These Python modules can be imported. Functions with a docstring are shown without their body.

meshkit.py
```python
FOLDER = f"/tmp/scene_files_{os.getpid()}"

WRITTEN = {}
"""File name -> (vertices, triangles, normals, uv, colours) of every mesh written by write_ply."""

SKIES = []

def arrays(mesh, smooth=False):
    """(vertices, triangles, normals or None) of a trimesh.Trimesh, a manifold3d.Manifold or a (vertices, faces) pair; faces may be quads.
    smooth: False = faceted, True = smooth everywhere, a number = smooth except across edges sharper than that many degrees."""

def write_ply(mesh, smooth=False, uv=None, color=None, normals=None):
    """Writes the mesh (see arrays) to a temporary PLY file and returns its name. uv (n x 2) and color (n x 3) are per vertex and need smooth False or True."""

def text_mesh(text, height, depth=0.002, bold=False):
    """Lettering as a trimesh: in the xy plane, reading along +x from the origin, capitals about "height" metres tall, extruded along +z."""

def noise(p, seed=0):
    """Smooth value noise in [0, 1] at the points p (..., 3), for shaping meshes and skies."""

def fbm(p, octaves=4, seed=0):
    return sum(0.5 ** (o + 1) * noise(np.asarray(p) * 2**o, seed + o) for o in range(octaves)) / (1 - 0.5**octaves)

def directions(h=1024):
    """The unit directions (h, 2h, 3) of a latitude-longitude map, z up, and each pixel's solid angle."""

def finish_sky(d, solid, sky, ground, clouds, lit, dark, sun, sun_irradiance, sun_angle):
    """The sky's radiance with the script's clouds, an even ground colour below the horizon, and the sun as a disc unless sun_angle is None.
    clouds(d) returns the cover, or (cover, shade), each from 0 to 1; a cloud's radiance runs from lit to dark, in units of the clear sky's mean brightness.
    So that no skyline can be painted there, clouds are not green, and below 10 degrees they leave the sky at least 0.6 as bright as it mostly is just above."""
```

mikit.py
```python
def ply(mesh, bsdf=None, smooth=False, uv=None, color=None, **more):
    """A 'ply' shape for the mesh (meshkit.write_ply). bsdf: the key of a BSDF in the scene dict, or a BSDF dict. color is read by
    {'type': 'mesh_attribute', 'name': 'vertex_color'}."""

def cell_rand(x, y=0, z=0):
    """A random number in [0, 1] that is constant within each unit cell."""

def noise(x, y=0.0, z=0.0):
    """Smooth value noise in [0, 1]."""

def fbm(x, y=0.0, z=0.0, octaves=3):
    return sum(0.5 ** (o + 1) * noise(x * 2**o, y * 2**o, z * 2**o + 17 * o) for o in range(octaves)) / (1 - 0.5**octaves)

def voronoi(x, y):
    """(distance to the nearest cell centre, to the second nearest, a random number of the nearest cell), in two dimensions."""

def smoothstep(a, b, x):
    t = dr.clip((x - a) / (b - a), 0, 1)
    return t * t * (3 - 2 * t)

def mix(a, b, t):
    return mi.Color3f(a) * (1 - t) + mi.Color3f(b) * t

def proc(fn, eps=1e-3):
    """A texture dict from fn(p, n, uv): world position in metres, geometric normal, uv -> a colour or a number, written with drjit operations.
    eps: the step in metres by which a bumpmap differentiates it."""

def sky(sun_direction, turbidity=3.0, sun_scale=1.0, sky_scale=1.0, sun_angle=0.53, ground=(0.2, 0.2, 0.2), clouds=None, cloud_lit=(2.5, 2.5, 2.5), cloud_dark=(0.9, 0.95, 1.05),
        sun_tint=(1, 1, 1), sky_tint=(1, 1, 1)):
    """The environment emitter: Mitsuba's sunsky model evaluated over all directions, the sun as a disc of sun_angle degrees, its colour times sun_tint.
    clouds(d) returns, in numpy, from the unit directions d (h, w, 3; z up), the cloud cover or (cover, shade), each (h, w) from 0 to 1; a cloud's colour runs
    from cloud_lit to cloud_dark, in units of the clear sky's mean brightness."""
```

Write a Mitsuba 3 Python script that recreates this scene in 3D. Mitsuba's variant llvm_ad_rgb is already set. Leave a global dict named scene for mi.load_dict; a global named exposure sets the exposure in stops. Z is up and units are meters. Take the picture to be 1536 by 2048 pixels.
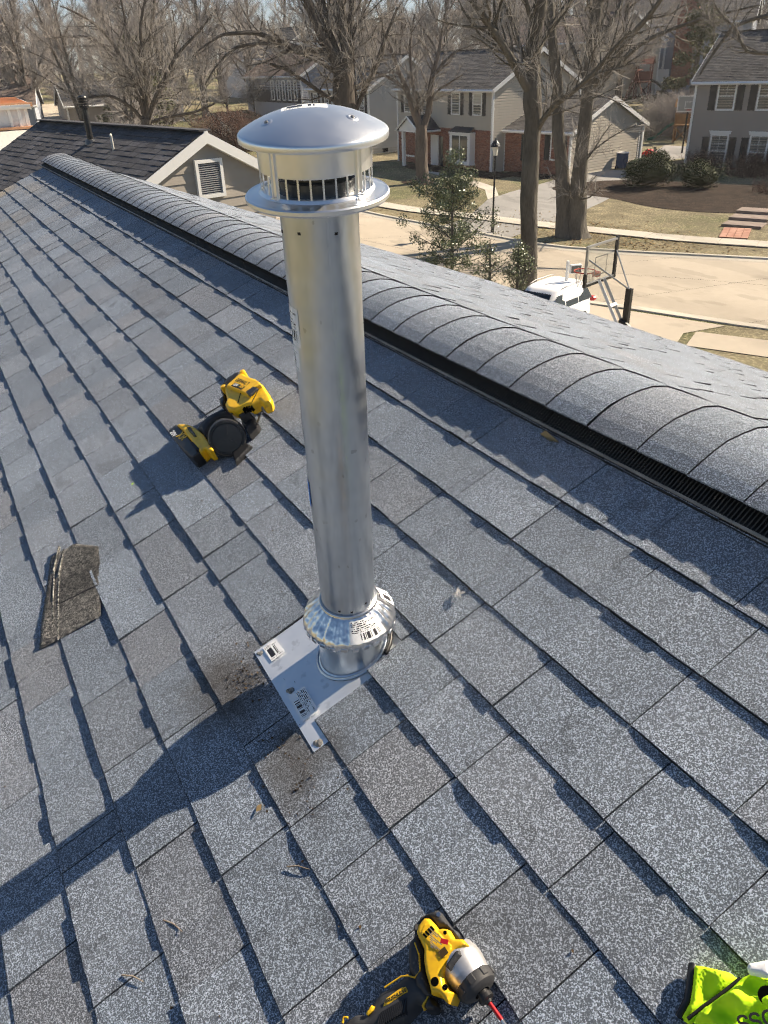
import math, random
import numpy as np, trimesh, drjit as dr, mitsuba as mi, mikit, meshkit
from mikit import noise, fbm, voronoi, cell_rand, smoothstep, mix, proc
T4 = mi.ScalarTransform4f
scene, labels = {}, {}

# ---------------------------------------------------------------- camera, sky, exposure
# x runs along the ridge of the roof one stands on (towards the near right), y towards the street, z up; metres
EYE = np.array([0, 0, 7.0])
FWD, UP = np.array([-0.76016, 0.41458, -0.50028]), np.array([-0.42071, 0.27270, 0.86524])
scene['camera'] = {'type': 'perspective', 'fov': 52.43, 'fov_axis': 'x', 'near_clip': 0.05, 'far_clip': 3000.0,
                   'to_world': T4().look_at(origin=EYE.tolist(), target=(EYE + FWD).tolist(), up=UP.tolist())}
SUN_AZ, SUN_EL = math.radians(3.5), math.radians(37.5)
SUN = [math.sin(SUN_AZ) * math.cos(SUN_EL), math.cos(SUN_AZ) * math.cos(SUN_EL), math.sin(SUN_EL)]
scene['sky'] = mikit.sky(SUN, turbidity=3.0, sun_scale=1.0, sky_scale=0.40, ground=(0.16, 0.15, 0.13),
                         sun_tint=(0.93, 0.98, 1.07))
exposure = 3.1

# ---------------------------------------------------------------- helpers
V = lambda *a: np.array(a, float)
def unit(v):
    v = np.asarray(v, float); return v / np.linalg.norm(v)

class MB:
    """collects triangles"""
    def __init__(s): s.v, s.f, s.n, s.uv = [], [], 0, []
    def add(s, v, f, uv=None):
        v = np.asarray(v, float).reshape(-1, 3); f = np.asarray(f, int)
        if f.shape[1] == 4: f = np.vstack([f[:, [0, 1, 2]], f[:, [0, 2, 3]]])
        s.v.append(v); s.f.append(f + s.n); s.n += len(v)
        s.uv.append(np.zeros((len(v), 2)) if uv is None else np.broadcast_to(np.asarray(uv, float), (len(v), 2)))
        return s
    def mesh(s, m): return s.add(np.array(m.vertices), np.array(m.faces))
    def box(s, c, size, fr=None, bevel=0.0):
        """box of full size 'size' centred at c in the frame fr"""
        x, y, z = np.asarray(size, float) / 2
        if bevel:
            b = min(bevel, .45 * min(size)); P = []
            for sx in (-1, 1):
                for sy in (-1, 1):
                    for sz in (-1, 1):
                        P += [(sx * x, sy * (y - b), sz * (z - b)), (sx * (x - b), sy * y, sz * (z - b)), (sx * (x - b), sy * (y - b), sz * z)]
            h = trimesh.Trimesh(P).convex_hull; v, f = np.array(h.vertices), np.array(h.faces)
        else:
            v = np.array([[i, j, k] for i in (-x, x) for j in (-y, y) for k in (-z, z)])
            f = np.array([[0, 1, 3, 2], [4, 6, 7, 5], [0, 4, 5, 1], [2, 3, 7, 6], [0, 2, 6, 4], [1, 5, 7, 3]])
        v = v + np.asarray(c, float)
        return s.add(fr(v) if fr else v, f)
    def quad(s, a, b, c, d, uv=None): return s.add([a, b, c, d], [[0, 1, 2, 3]], uv)
    def tube(s, pts, rad, k=6, cap=True):
        v, f = tube_arrays(pts, rad, k, cap); return s.add(v, f)
    def lathe(s, prof, k=32, fr=None, a0=0, a1=2 * math.pi):
        """prof: (radius, height) points"""
        prof = np.asarray(prof, float); full = abs(a1 - a0 - 2 * math.pi) < 1e-6
        m = k if full else k + 1
        a = a0 + (a1 - a0) * np.arange(m) / k
        v = np.stack([prof[:, None, 0] * np.cos(a), prof[:, None, 0] * np.sin(a), np.repeat(prof[:, None, 1], m, 1)], -1).reshape(-1, 3)
        f = []
        for i in range(len(prof) - 1):
            for j in range(k):
                j2 = (j + 1) % m; f.append([i * m + j, i * m + j2, (i + 1) * m + j2, (i + 1) * m + j])
        return s.add(fr(v) if fr else v, f)
    def prism(s, poly, h0, h1, fr=None, bevel=0.0):
        """polygon (n,2) extruded from h0 to h1, with a chamfer at the top edge"""
        import shapely
        pg = shapely.Polygon(poly).buffer(0)
        if hasattr(pg, 'geoms'): pg = max(pg.geoms, key=lambda g: g.area)
        lay = [(pg, h0, h1 - bevel)] if bevel else [(pg, h0, h1)]
        m = trimesh.creation.extrude_polygon(pg, lay[0][2] - lay[0][1], engine='earcut')
        v = np.array(m.vertices) + [0, 0, h0]; s.add(fr(v) if fr else v, np.array(m.faces))
        if bevel:
            for i, (fi, fh) in enumerate(((.35, .55), (.75, .85), (1.3, 1.0))):
                q = pg.buffer(-bevel * fi)
                if q.is_empty: break
                for g in getattr(q, 'geoms', [q]):
                    lo = h1 - bevel - 1e-5
                    m = trimesh.creation.extrude_polygon(g, h1 - bevel + bevel * fh - lo, engine='earcut')
                    v = np.array(m.vertices) + [0, 0, lo]; s.add(fr(v) if fr else v, np.array(m.faces))
        return s
    def out(s): return trimesh.Trimesh(np.vstack(s.v), np.vstack(s.f), process=False)
    def uvs(s): return np.vstack(s.uv)

def tube_arrays(pts, rad, k=6, cap=True):
    pts = np.asarray(pts, float); n = len(pts)
    rad = np.broadcast_to(np.asarray(rad, float), (n,))
    t = np.gradient(pts, axis=0); t /= np.linalg.norm(t, axis=1, keepdims=True) + 1e-12
    ref = np.array([0, 0, 1.0]) if abs(t[0][2]) < .8 else np.array([1.0, 0, 0])
    x = np.cross(t, ref); x /= np.linalg.norm(x, axis=1, keepdims=True) + 1e-12
    y = np.cross(t, x)
    a = 2 * math.pi * np.arange(k) / k
    v = (pts[:, None] + rad[:, None, None] * (np.cos(a)[None, :, None] * x[:, None] + np.sin(a)[None, :, None] * y[:, None])).reshape(-1, 3)
    i, j = np.arange(n - 1)[:, None] * k, np.arange(k)[None]
    j2 = (j + 1) % k
    f = np.stack([i + j, i + j2, i + k + j2, i + k + j], -1).reshape(-1, 4)
    f = np.vstack([f[:, [0, 2, 1]], f[:, [0, 3, 2]]])
    if cap and k > 3:
        c0 = np.stack([np.zeros(k - 2, int), np.arange(1, k - 1), np.arange(2, k)], 1)
        f = np.vstack([f, c0, (n - 1) * k + c0[:, ::-1]])
    return v, f

def frame(o, ex, ey, ez=None):
    o, ex, ey = np.asarray(o, float), np.asarray(ex, float), np.asarray(ey, float)
    ez = np.cross(ex, ey) if ez is None else np.asarray(ez, float)
    M = np.stack([ex, ey, ez])
    return lambda p: np.asarray(p, float) @ M + o

def key_of(name, parent=None):
    k = f'{parent}__{name}' if parent else name
    if k not in scene and k not in labels: return k
    i = 1
    while f'{k}_{i:03d}' in scene or f'{k}_{i:03d}' in labels: i += 1
    return f'{k}_{i:03d}'
def thing(name, label, cat, group=None):
    k = key_of(name); labels[k] = {'label': label, 'category': cat}
    if group: labels[k]['group'] = group
    return k
def obj(name, mesh, mat, parent=None, smooth=False, uv=None, kind=None, label=None):
    k = key_of(name, parent)
    if isinstance(mesh, MB):
        if uv is True: uv = mesh.uvs()
        mesh = mesh.out()
    scene[k] = mikit.ply(mesh, mat, smooth=smooth, uv=uv)
    if kind or label:
        labels.setdefault(k, {})
        if kind: labels[k]['kind'] = kind
        if label: labels[k]['label'] = label
    return k
def tag(k, label, cat, group=None):
    labels.setdefault(k, {}).update({'label': label, 'category': cat})
    if group: labels[k]['group'] = group
    return k

# ---------------------------------------------------------------- materials
def mat(name, color, rough=.6, metal=0.0, spec=.4, bump=None, bscale=1.0, eps=1e-3, two=True, **more):
    base = {'type': 'principled', 'base_color': proc(color) if callable(color) else {'type': 'rgb', 'value': list(color)},
            'roughness': proc(rough) if callable(rough) else rough, 'metallic': metal, 'specular': spec, **more}
    if bump is not None: base = {'type': 'bumpmap', 'arbitrary': {**proc(bump, eps)}, 'scale': bscale, 'bsdf': base}
    scene[name] = {'type': 'twosided', 'bsdf': base} if two else base
    return name
def matd(name, color, bump=None, bscale=1.0, eps=1e-3):
    base = {'type': 'diffuse', 'reflectance': proc(color) if callable(color) else {'type': 'rgb', 'value': list(color)}}
    if bump is not None: base = {'type': 'bumpmap', 'arbitrary': {**proc(bump, eps)}, 'scale': bscale, 'bsdf': base}
    scene[name] = {'type': 'twosided', 'bsdf': base}
    return name

def granules(p, s=1.0):
    return noise(p.x * 760 * s, p.y * 760 * s, p.z * 760 * s)
def shingle_color(p, n, uv):
    g = granules(p); g2 = noise(p.x * 420 + 7, p.y * 420, p.z * 420)
    t = smoothstep(.30, .76, .66 * g + .34 * g2)
    c = mix((.030, .037, .050), (.425, .49, .585), t * t * .80 + .10)
    c = mix(c, c * mi.Color3f(1.12, .99, .90), dr.clip(uv.y, 0, 1) * .6)
    c = c * (.86 + .28 * uv.x)
    blot = fbm(p.x * 2.1 + 4, p.y * 2.1, p.z * 2.1); scuff = fbm(p.x * 9, p.y * 9 + 5, p.z * 9)
    c = c * (.88 + .16 * blot + .10 * scuff)
    # warm tan tint towards the far gable end
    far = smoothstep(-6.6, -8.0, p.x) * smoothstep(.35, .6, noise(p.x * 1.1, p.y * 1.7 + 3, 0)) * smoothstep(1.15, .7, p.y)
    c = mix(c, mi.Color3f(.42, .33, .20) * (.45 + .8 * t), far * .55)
    # old tar and dirt left round the new flashing
    d1 = dr.sqrt(dr.square(p.x + 1.29) + dr.square((p.y - .31) * 1.25))
    d2 = dr.sqrt(dr.square(p.x + 1.0) + dr.square((p.y - .34) * 1.4))
    w = fbm(p.x * 14, p.y * 14, p.z * 9)
    dirt = dr.maximum(smoothstep(.17, .03, d1 + .13 * (w - .5)), smoothstep(.15, .02, d2 + .16 * (w - .5)))
    c = mix(c, mi.Color3f(.050, .043, .036) * (.5 + t), dirt * .75)
    spots = smoothstep(.82, .88, noise(p.x * 30, p.y * 30 + 9, 2)) * smoothstep(.55, .7, noise(p.x * 3, p.y * 3, 5))
    c = c * (1 - .25 * spots)
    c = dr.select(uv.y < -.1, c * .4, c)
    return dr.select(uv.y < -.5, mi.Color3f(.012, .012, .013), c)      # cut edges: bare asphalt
GRAN_BUMP = lambda p, n, uv: granules(p) + .4 * noise(p.x * 400, p.y * 400 + 3, p.z * 400)
scene_gran = dict(bump=GRAN_BUMP, bscale=.0007, eps=.0004)
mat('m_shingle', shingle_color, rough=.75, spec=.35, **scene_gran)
matd('m_deck', (.012, .012, .014))
def far_shingle(c0, c1, sx=4.0):
    def fn(p, n, uv):
        g = noise(p.x * 38, p.y * 38, p.z * 38); b = fbm(p.x * 1.3, p.y * 1.3, p.z * 1.3)
        c = mix(c0, c1, .55 * g + .45 * noise(p.x * 4.3 + 2, p.y * 4.3, p.z * 9.1))
        return c * (.75 + .5 * b) * (.75 + .5 * uv.x)
    return fn
mat('m_roof_dark', far_shingle((.030, .031, .036), (.10, .099, .108)), rough=.8, spec=.3)
mat('m_roof_grey', far_shingle((.050, .048, .050), (.135, .128, .125)), rough=.85, spec=.3)
mat('m_roof_brown', far_shingle((.080, .062, .055), (.19, .15, .135)), rough=.85, spec=.2)
mat('m_roof_tan', far_shingle((.22, .12, .075), (.40, .24, .16)), rough=.85, spec=.2)

def streak(base, dark, k=.25):
    def fn(p, n, uv):
        w = fbm(p.x * 3 + p.y * 3, p.z * .7, 1.5); g = noise(p.x * 30 + p.y * 30, p.z * 30, 0)
        return mix(base, dark, k * w + .12 * g)
    return fn
mat('m_siding_beige', streak((.42, .385, .325), (.30, .27, .225)), rough=.55, spec=.3)
mat('m_siding_taupe', streak((.30, .265, .235), (.22, .195, .17)), rough=.55, spec=.3)
mat('m_siding_grey', streak((.47, .46, .435), (.36, .35, .33)), rough=.55, spec=.3)
mat('m_siding_blue', streak((.30, .325, .38), (.22, .24, .29)), rough=.55, spec=.3)
mat('m_siding_white', streak((.68, .68, .68), (.55, .55, .55)), rough=.5, spec=.3)
mat('m_siding_neighbor', streak((.33, .30, .265), (.25, .225, .195), .35), rough=.6, spec=.25)
mat('m_white', streak((.74, .74, .73), (.60, .60, .585), .3), rough=.4, spec=.4)
mat('m_black_paint', (.012, .013, .016), rough=.4, spec=.4)
mat('m_glass_dark', lambda p, n, uv: mix((.018, .022, .026), (.07, .075, .075), fbm(p.x * 1.7 + p.y * 1.3, p.z * 1.9, 3)), rough=.06, spec=.7)
matd('m_curtain', (.52, .50, .43))
def brick_color(p, n, uv):
    h = p.x + p.y * .9
    row = dr.floor(p.z / .075)
    col = dr.floor(h / .22 + .5 * row)
    fx, fz = h / .22 + .5 * row - col, p.z / .075 - row
    r = cell_rand(col, row, 2)
    c = mix((.15, .055, .038), (.30, .125, .075), r) * (.8 + .4 * noise(p.x * 50, p.y * 50, p.z * 50))
    m = dr.maximum(smoothstep(.06, .02, fx), smoothstep(.16, .08, fz))
    return mix(c, (.27, .23, .20), m * .8)
mat('m_brick', brick_color, rough=.85, spec=.2)
def concrete(c0, c1, joint=None):
    def fn(p, n, uv):
        a = fbm(p.x * .35, p.y * .35, 0, octaves=4); b = fbm(p.x * 5, p.y * 5, 1); g = noise(p.x * 55, p.y * 55, 0)
        c = mix(c0, c1, dr.clip(.65 * a + .25 * b + .12 * g, 0, 1))
        st = smoothstep(.62, .75, fbm(p.x * .8 + 9, p.y * 1.6, 2))
        ty = smoothstep(.55, .75, noise(p.x * .25, p.y * 1.1, 3))
        return c * (1 - .16 * st) * (1 - .12 * ty)
    return fn
mat('m_street', concrete((.30, .26, .205), (.42, .37, .30)), rough=.9, spec=.2)
mat('m_walk', concrete((.37, .34, .285), (.47, .44, .38)), rough=.9, spec=.2)
mat('m_drive', concrete((.20, .195, .185), (.29, .28, .265)), rough=.9, spec=.2)
def lawn_color(p, n, uv):
    a = fbm(p.x * .16, p.y * .16, 0, octaves=4); b = fbm(p.x * 1.4, p.y * 1.4, 4); g = noise(p.x * 17, p.y * 17, 0)
    g2 = noise(p.x * 48, p.y * 48, 3)
    c = mix((.165, .143, .092), (.085, .088, .044), smoothstep(.42, .66, a + .25 * (b - .5)))
    c = mix(c, (.29, .25, .165), smoothstep(.55, .78, .5 * g + .5 * g2) * .7)
    return c * (.55 + .8 * b * (.5 + g))
mat('m_lawn', lawn_color, rough=.95, spec=.1)
mat('m_mulch', lambda p, n, uv: mix((.012, .009, .008), (.055, .038, .028), noise(p.x * 22, p.y * 22, 0) * fbm(p.x * 3, p.y * 3, 2) * 1.6), rough=.95, spec=.1)
mat('m_litter', lambda p, n, uv: mix((.36, .26, .12), (.15, .085, .04), noise(p.x * 9, p.y * 9, 1)), rough=.8, spec=.2)
def bark(c0, c1):
    def fn(p, n, uv):
        a = fbm(p.x * 9, p.y * 9, p.z * 1.8); b = noise(p.x * 40, p.y * 40, p.z * 9); l = fbm(p.x * 1.5, p.y * 1.5, p.z * .8 + 5)
        return mix(c0, c1, dr.clip(.55 * a + .35 * b + .5 * (l - .4), 0, 1))
    return fn
BARKB = lambda p, n, uv: fbm(p.x * 16, p.y * 16, p.z * 3.0) + .4 * noise(p.x * 50, p.y * 50, p.z * 8)
mat('m_bark', bark((.045, .041, .036), (.165, .150, .128)), rough=.9, spec=.15, bump=BARKB, bscale=.05, eps=.01)
mat('m_bark_red', bark((.060, .050, .044), (.19, .158, .135)), rough=.9, spec=.15, bump=BARKB, bscale=.05, eps=.01)
mat('m_bark_dark', bark((.038, .034, .031), (.14, .122, .107)), rough=.9, spec=.15, bump=BARKB, bscale=.05, eps=.01)
mat('m_twig', bark((.15, .14, .13), (.38, .355, .33)), rough=.85, spec=.3)
mat('m_twig_far', bark((.21, .19, .18), (.42, .385, .36)), rough=.95, spec=.1)
mat('m_shrub_twig', bark((.06, .035, .03), (.16, .10, .08)), rough=.9, spec=.1)
def leafmat(name, c0, c1, rough=.45, spec=.5):
    mat(name, lambda p, n, uv: mix(c0, c1, noise(p.x * 7, p.y * 7, p.z * 7) * .6 + .4 * noise(p.x * 60, p.y * 60, p.z * 60)), rough=rough, spec=spec)
leafmat('m_holly', (.06, .08, .036), (.15, .175, .085), rough=.35, spec=.6)
leafmat('m_boxwood', (.018, .026, .008), (.045, .058, .02), rough=.7, spec=.15)
leafmat('m_pine', (.055, .06, .022), (.125, .125, .055), rough=.8)
leafmat('m_rust_leaf', (.20, .055, .025), (.36, .12, .05), rough=.8)
# metals
def galv(p, n, uv):
    a = fbm(p.x * 22, p.y * 22, p.z * 9); b = noise(p.x * 90, p.y * 90, p.z * 60)
    c = mix((.52, .56, .605), (.67, .715, .765), .6 * a + .4 * b)
    st = smoothstep(.60, .72, fbm(p.x * 30 + 3, p.y * 30, p.z * 5)); 
    spot = smoothstep(.84, .90, noise(p.x * 130 + 5, p.y * 130, p.z * 70 + 2)) * smoothstep(.5, .62, noise(p.x * 20, p.y * 20, p.z * 12))
    return c * (1 - .14 * st) * (1 - .25 * spot)
GALVB = lambda p, n, uv: fbm(p.x * 45, p.y * 45, p.z * 3) + .3 * fbm(p.x * 40, p.y * 40, p.z * 40)
mat('m_galv', galv, rough=lambda p, n, uv: .20 + .22 * fbm(p.x * 15, p.y * 15, p.z * 50), metal=1.0, spec=.5, bump=GALVB, bscale=.0006, eps=.002)
mat('m_alu', lambda p, n, uv: mix((.74, .76, .785), (.86, .87, .885), fbm(p.x * 25, p.y * 25, p.z * 25)), rough=lambda p, n, uv: .20 + .22 * fbm(p.x * 22, p.y * 22, p.z * 22),
    metal=.92, spec=.5, bump=lambda p, n, uv: fbm(p.x * 12, p.y * 12, p.z * 12), bscale=.003, eps=.003)
mat('m_foil', lambda p, n, uv: mix((.68, .69, .71), (.82, .825, .83), noise(p.x * 30, p.y * 30, p.z * 30)), rough=.22, metal=1.0, spec=.5,
    bump=lambda p, n, uv: fbm(p.x * 60, p.y * 60, p.z * 60), bscale=.004, eps=.002)
mat('m_steel', (.55, .55, .56), rough=.3, metal=1.0)
mat('m_sealant', (.008, .008, .009), rough=.45, spec=.4)
mat('m_vent_plastic', lambda p, n, uv: mix((.008, .008, .009), (.03, .028, .026), noise(p.x * 60, p.y * 60, p.z * 60)), rough=.5, spec=.3)
mat('m_vent_lip', lambda p, n, uv: mix((.10, .09, .08), (.33, .30, .27), noise(p.x * 30, p.y * 80, p.z * 80)), rough=.6, spec=.3)
matd('m_black_void', (.004, .004, .004))
mat('m_paper', lambda p, n, uv: mix((.66, .67, .68), (.78, .78, .78), noise(p.x * 70, p.y * 70, p.z * 70)), rough=.5, spec=.3)
mat('m_ink', (.015, .015, .018), rough=.6, spec=.2)
mat('m_ink_grey', (.17, .17, .18), rough=.6, spec=.2)
mat('m_bluetape', (.03, .15, .48), rough=.6, spec=.2)
# tools
mat('m_yellow', lambda p, n, uv: mix((.74, .43, .012), (.60, .33, .015), smoothstep(.5, .8, fbm(p.x * 60, p.y * 60, p.z * 60))), rough=.38, spec=.4,
    bump=lambda p, n, uv: noise(p.x * 900, p.y * 900, p.z * 900), bscale=.00012, eps=.0006)
mat('m_rubber', lambda p, n, uv: mix((.022, .023, .026), (.055, .056, .06), fbm(p.x * 50, p.y * 50, p.z * 50)), rough=.6, spec=.3)
mat('m_toolblack', lambda p, n, uv: mix((.010, .010, .011), (.026, .026, .028), fbm(p.x * 50, p.y * 50, p.z * 50)), rough=.38, spec=.4)
mat('m_nose', lambda p, n, uv: mix((.46, .46, .47), (.62, .62, .63), fbm(p.x * 90, p.y * 90, p.z * 90)) * (1 - .4 * smoothstep(.62, .75, fbm(p.x * 45, p.y * 45, p.z * 45))), rough=.42, metal=.75, spec=.5)
mat('m_red', (.42, .012, .018), rough=.35, spec=.4)
mat('m_grime', (.05, .03, .012), rough=.8, spec=.2)
mat('m_hivis', lambda p, n, uv: mix((.48, .78, .010), (.60, .90, .03), noise(p.x * 120, p.y * 120, p.z * 120)), rough=.85, spec=.15,
    bump=lambda p, n, uv: noise(p.x * 500, p.y * 500, p.z * 500), bscale=.0004, eps=.0008)
mat('m_palegrip', lambda p, n, uv: mix((.40, .62, .16), (.58, .74, .36), noise(p.x * 260, p.y * 260, p.z * 260)), rough=.7, spec=.3)
mat('m_carwhite', (.80, .80, .80), rough=.12, spec=.5, clearcoat=1.0)
mat('m_carglass', (.008, .009, .011), rough=.03, spec=.8)
mat('m_tyre', (.014, .014, .014), rough=.8)
mat('m_blueplastic', (.012, .045, .115), rough=.45, spec=.3)
mat('m_greenplastic', (.008, .075, .065), rough=.35, spec=.4)
mat('m_wood', lambda p, n, uv: mix((.13, .07, .03), (.26, .15, .075), fbm(p.x * 6, p.y * 6, p.z * 2)), rough=.8, spec=.2)
mat('m_redwood', (.12, .045, .036), rough=.7, spec=.2)
mat('m_fence', lambda p, n, uv: mix((.10, .08, .06), (.20, .165, .125), fbm(p.x * 5, p.y * 5, p.z * 2)), rough=.9, spec=.1)
mat('m_orange', (.62, .33, .18), rough=.5, spec=.3)  # plain orange for the white house's roof and edge strips
mat('m_greymetal', (.20, .20, .205), rough=.4, metal=.6)
mat('m_step', lambda p, n, uv: mix((.16, .125, .105), (.24, .19, .165), noise(p.x * 4, p.y * 4, p.z * 4)), rough=.9)
mat('m_darkmetal', (.10, .105, .11), rough=.35, metal=.7)
scene['m_acrylic'] = {'type': 'thindielectric', 'specular_transmittance': {'type': 'rgb', 'value': [.72, .76, .76]}}

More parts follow.
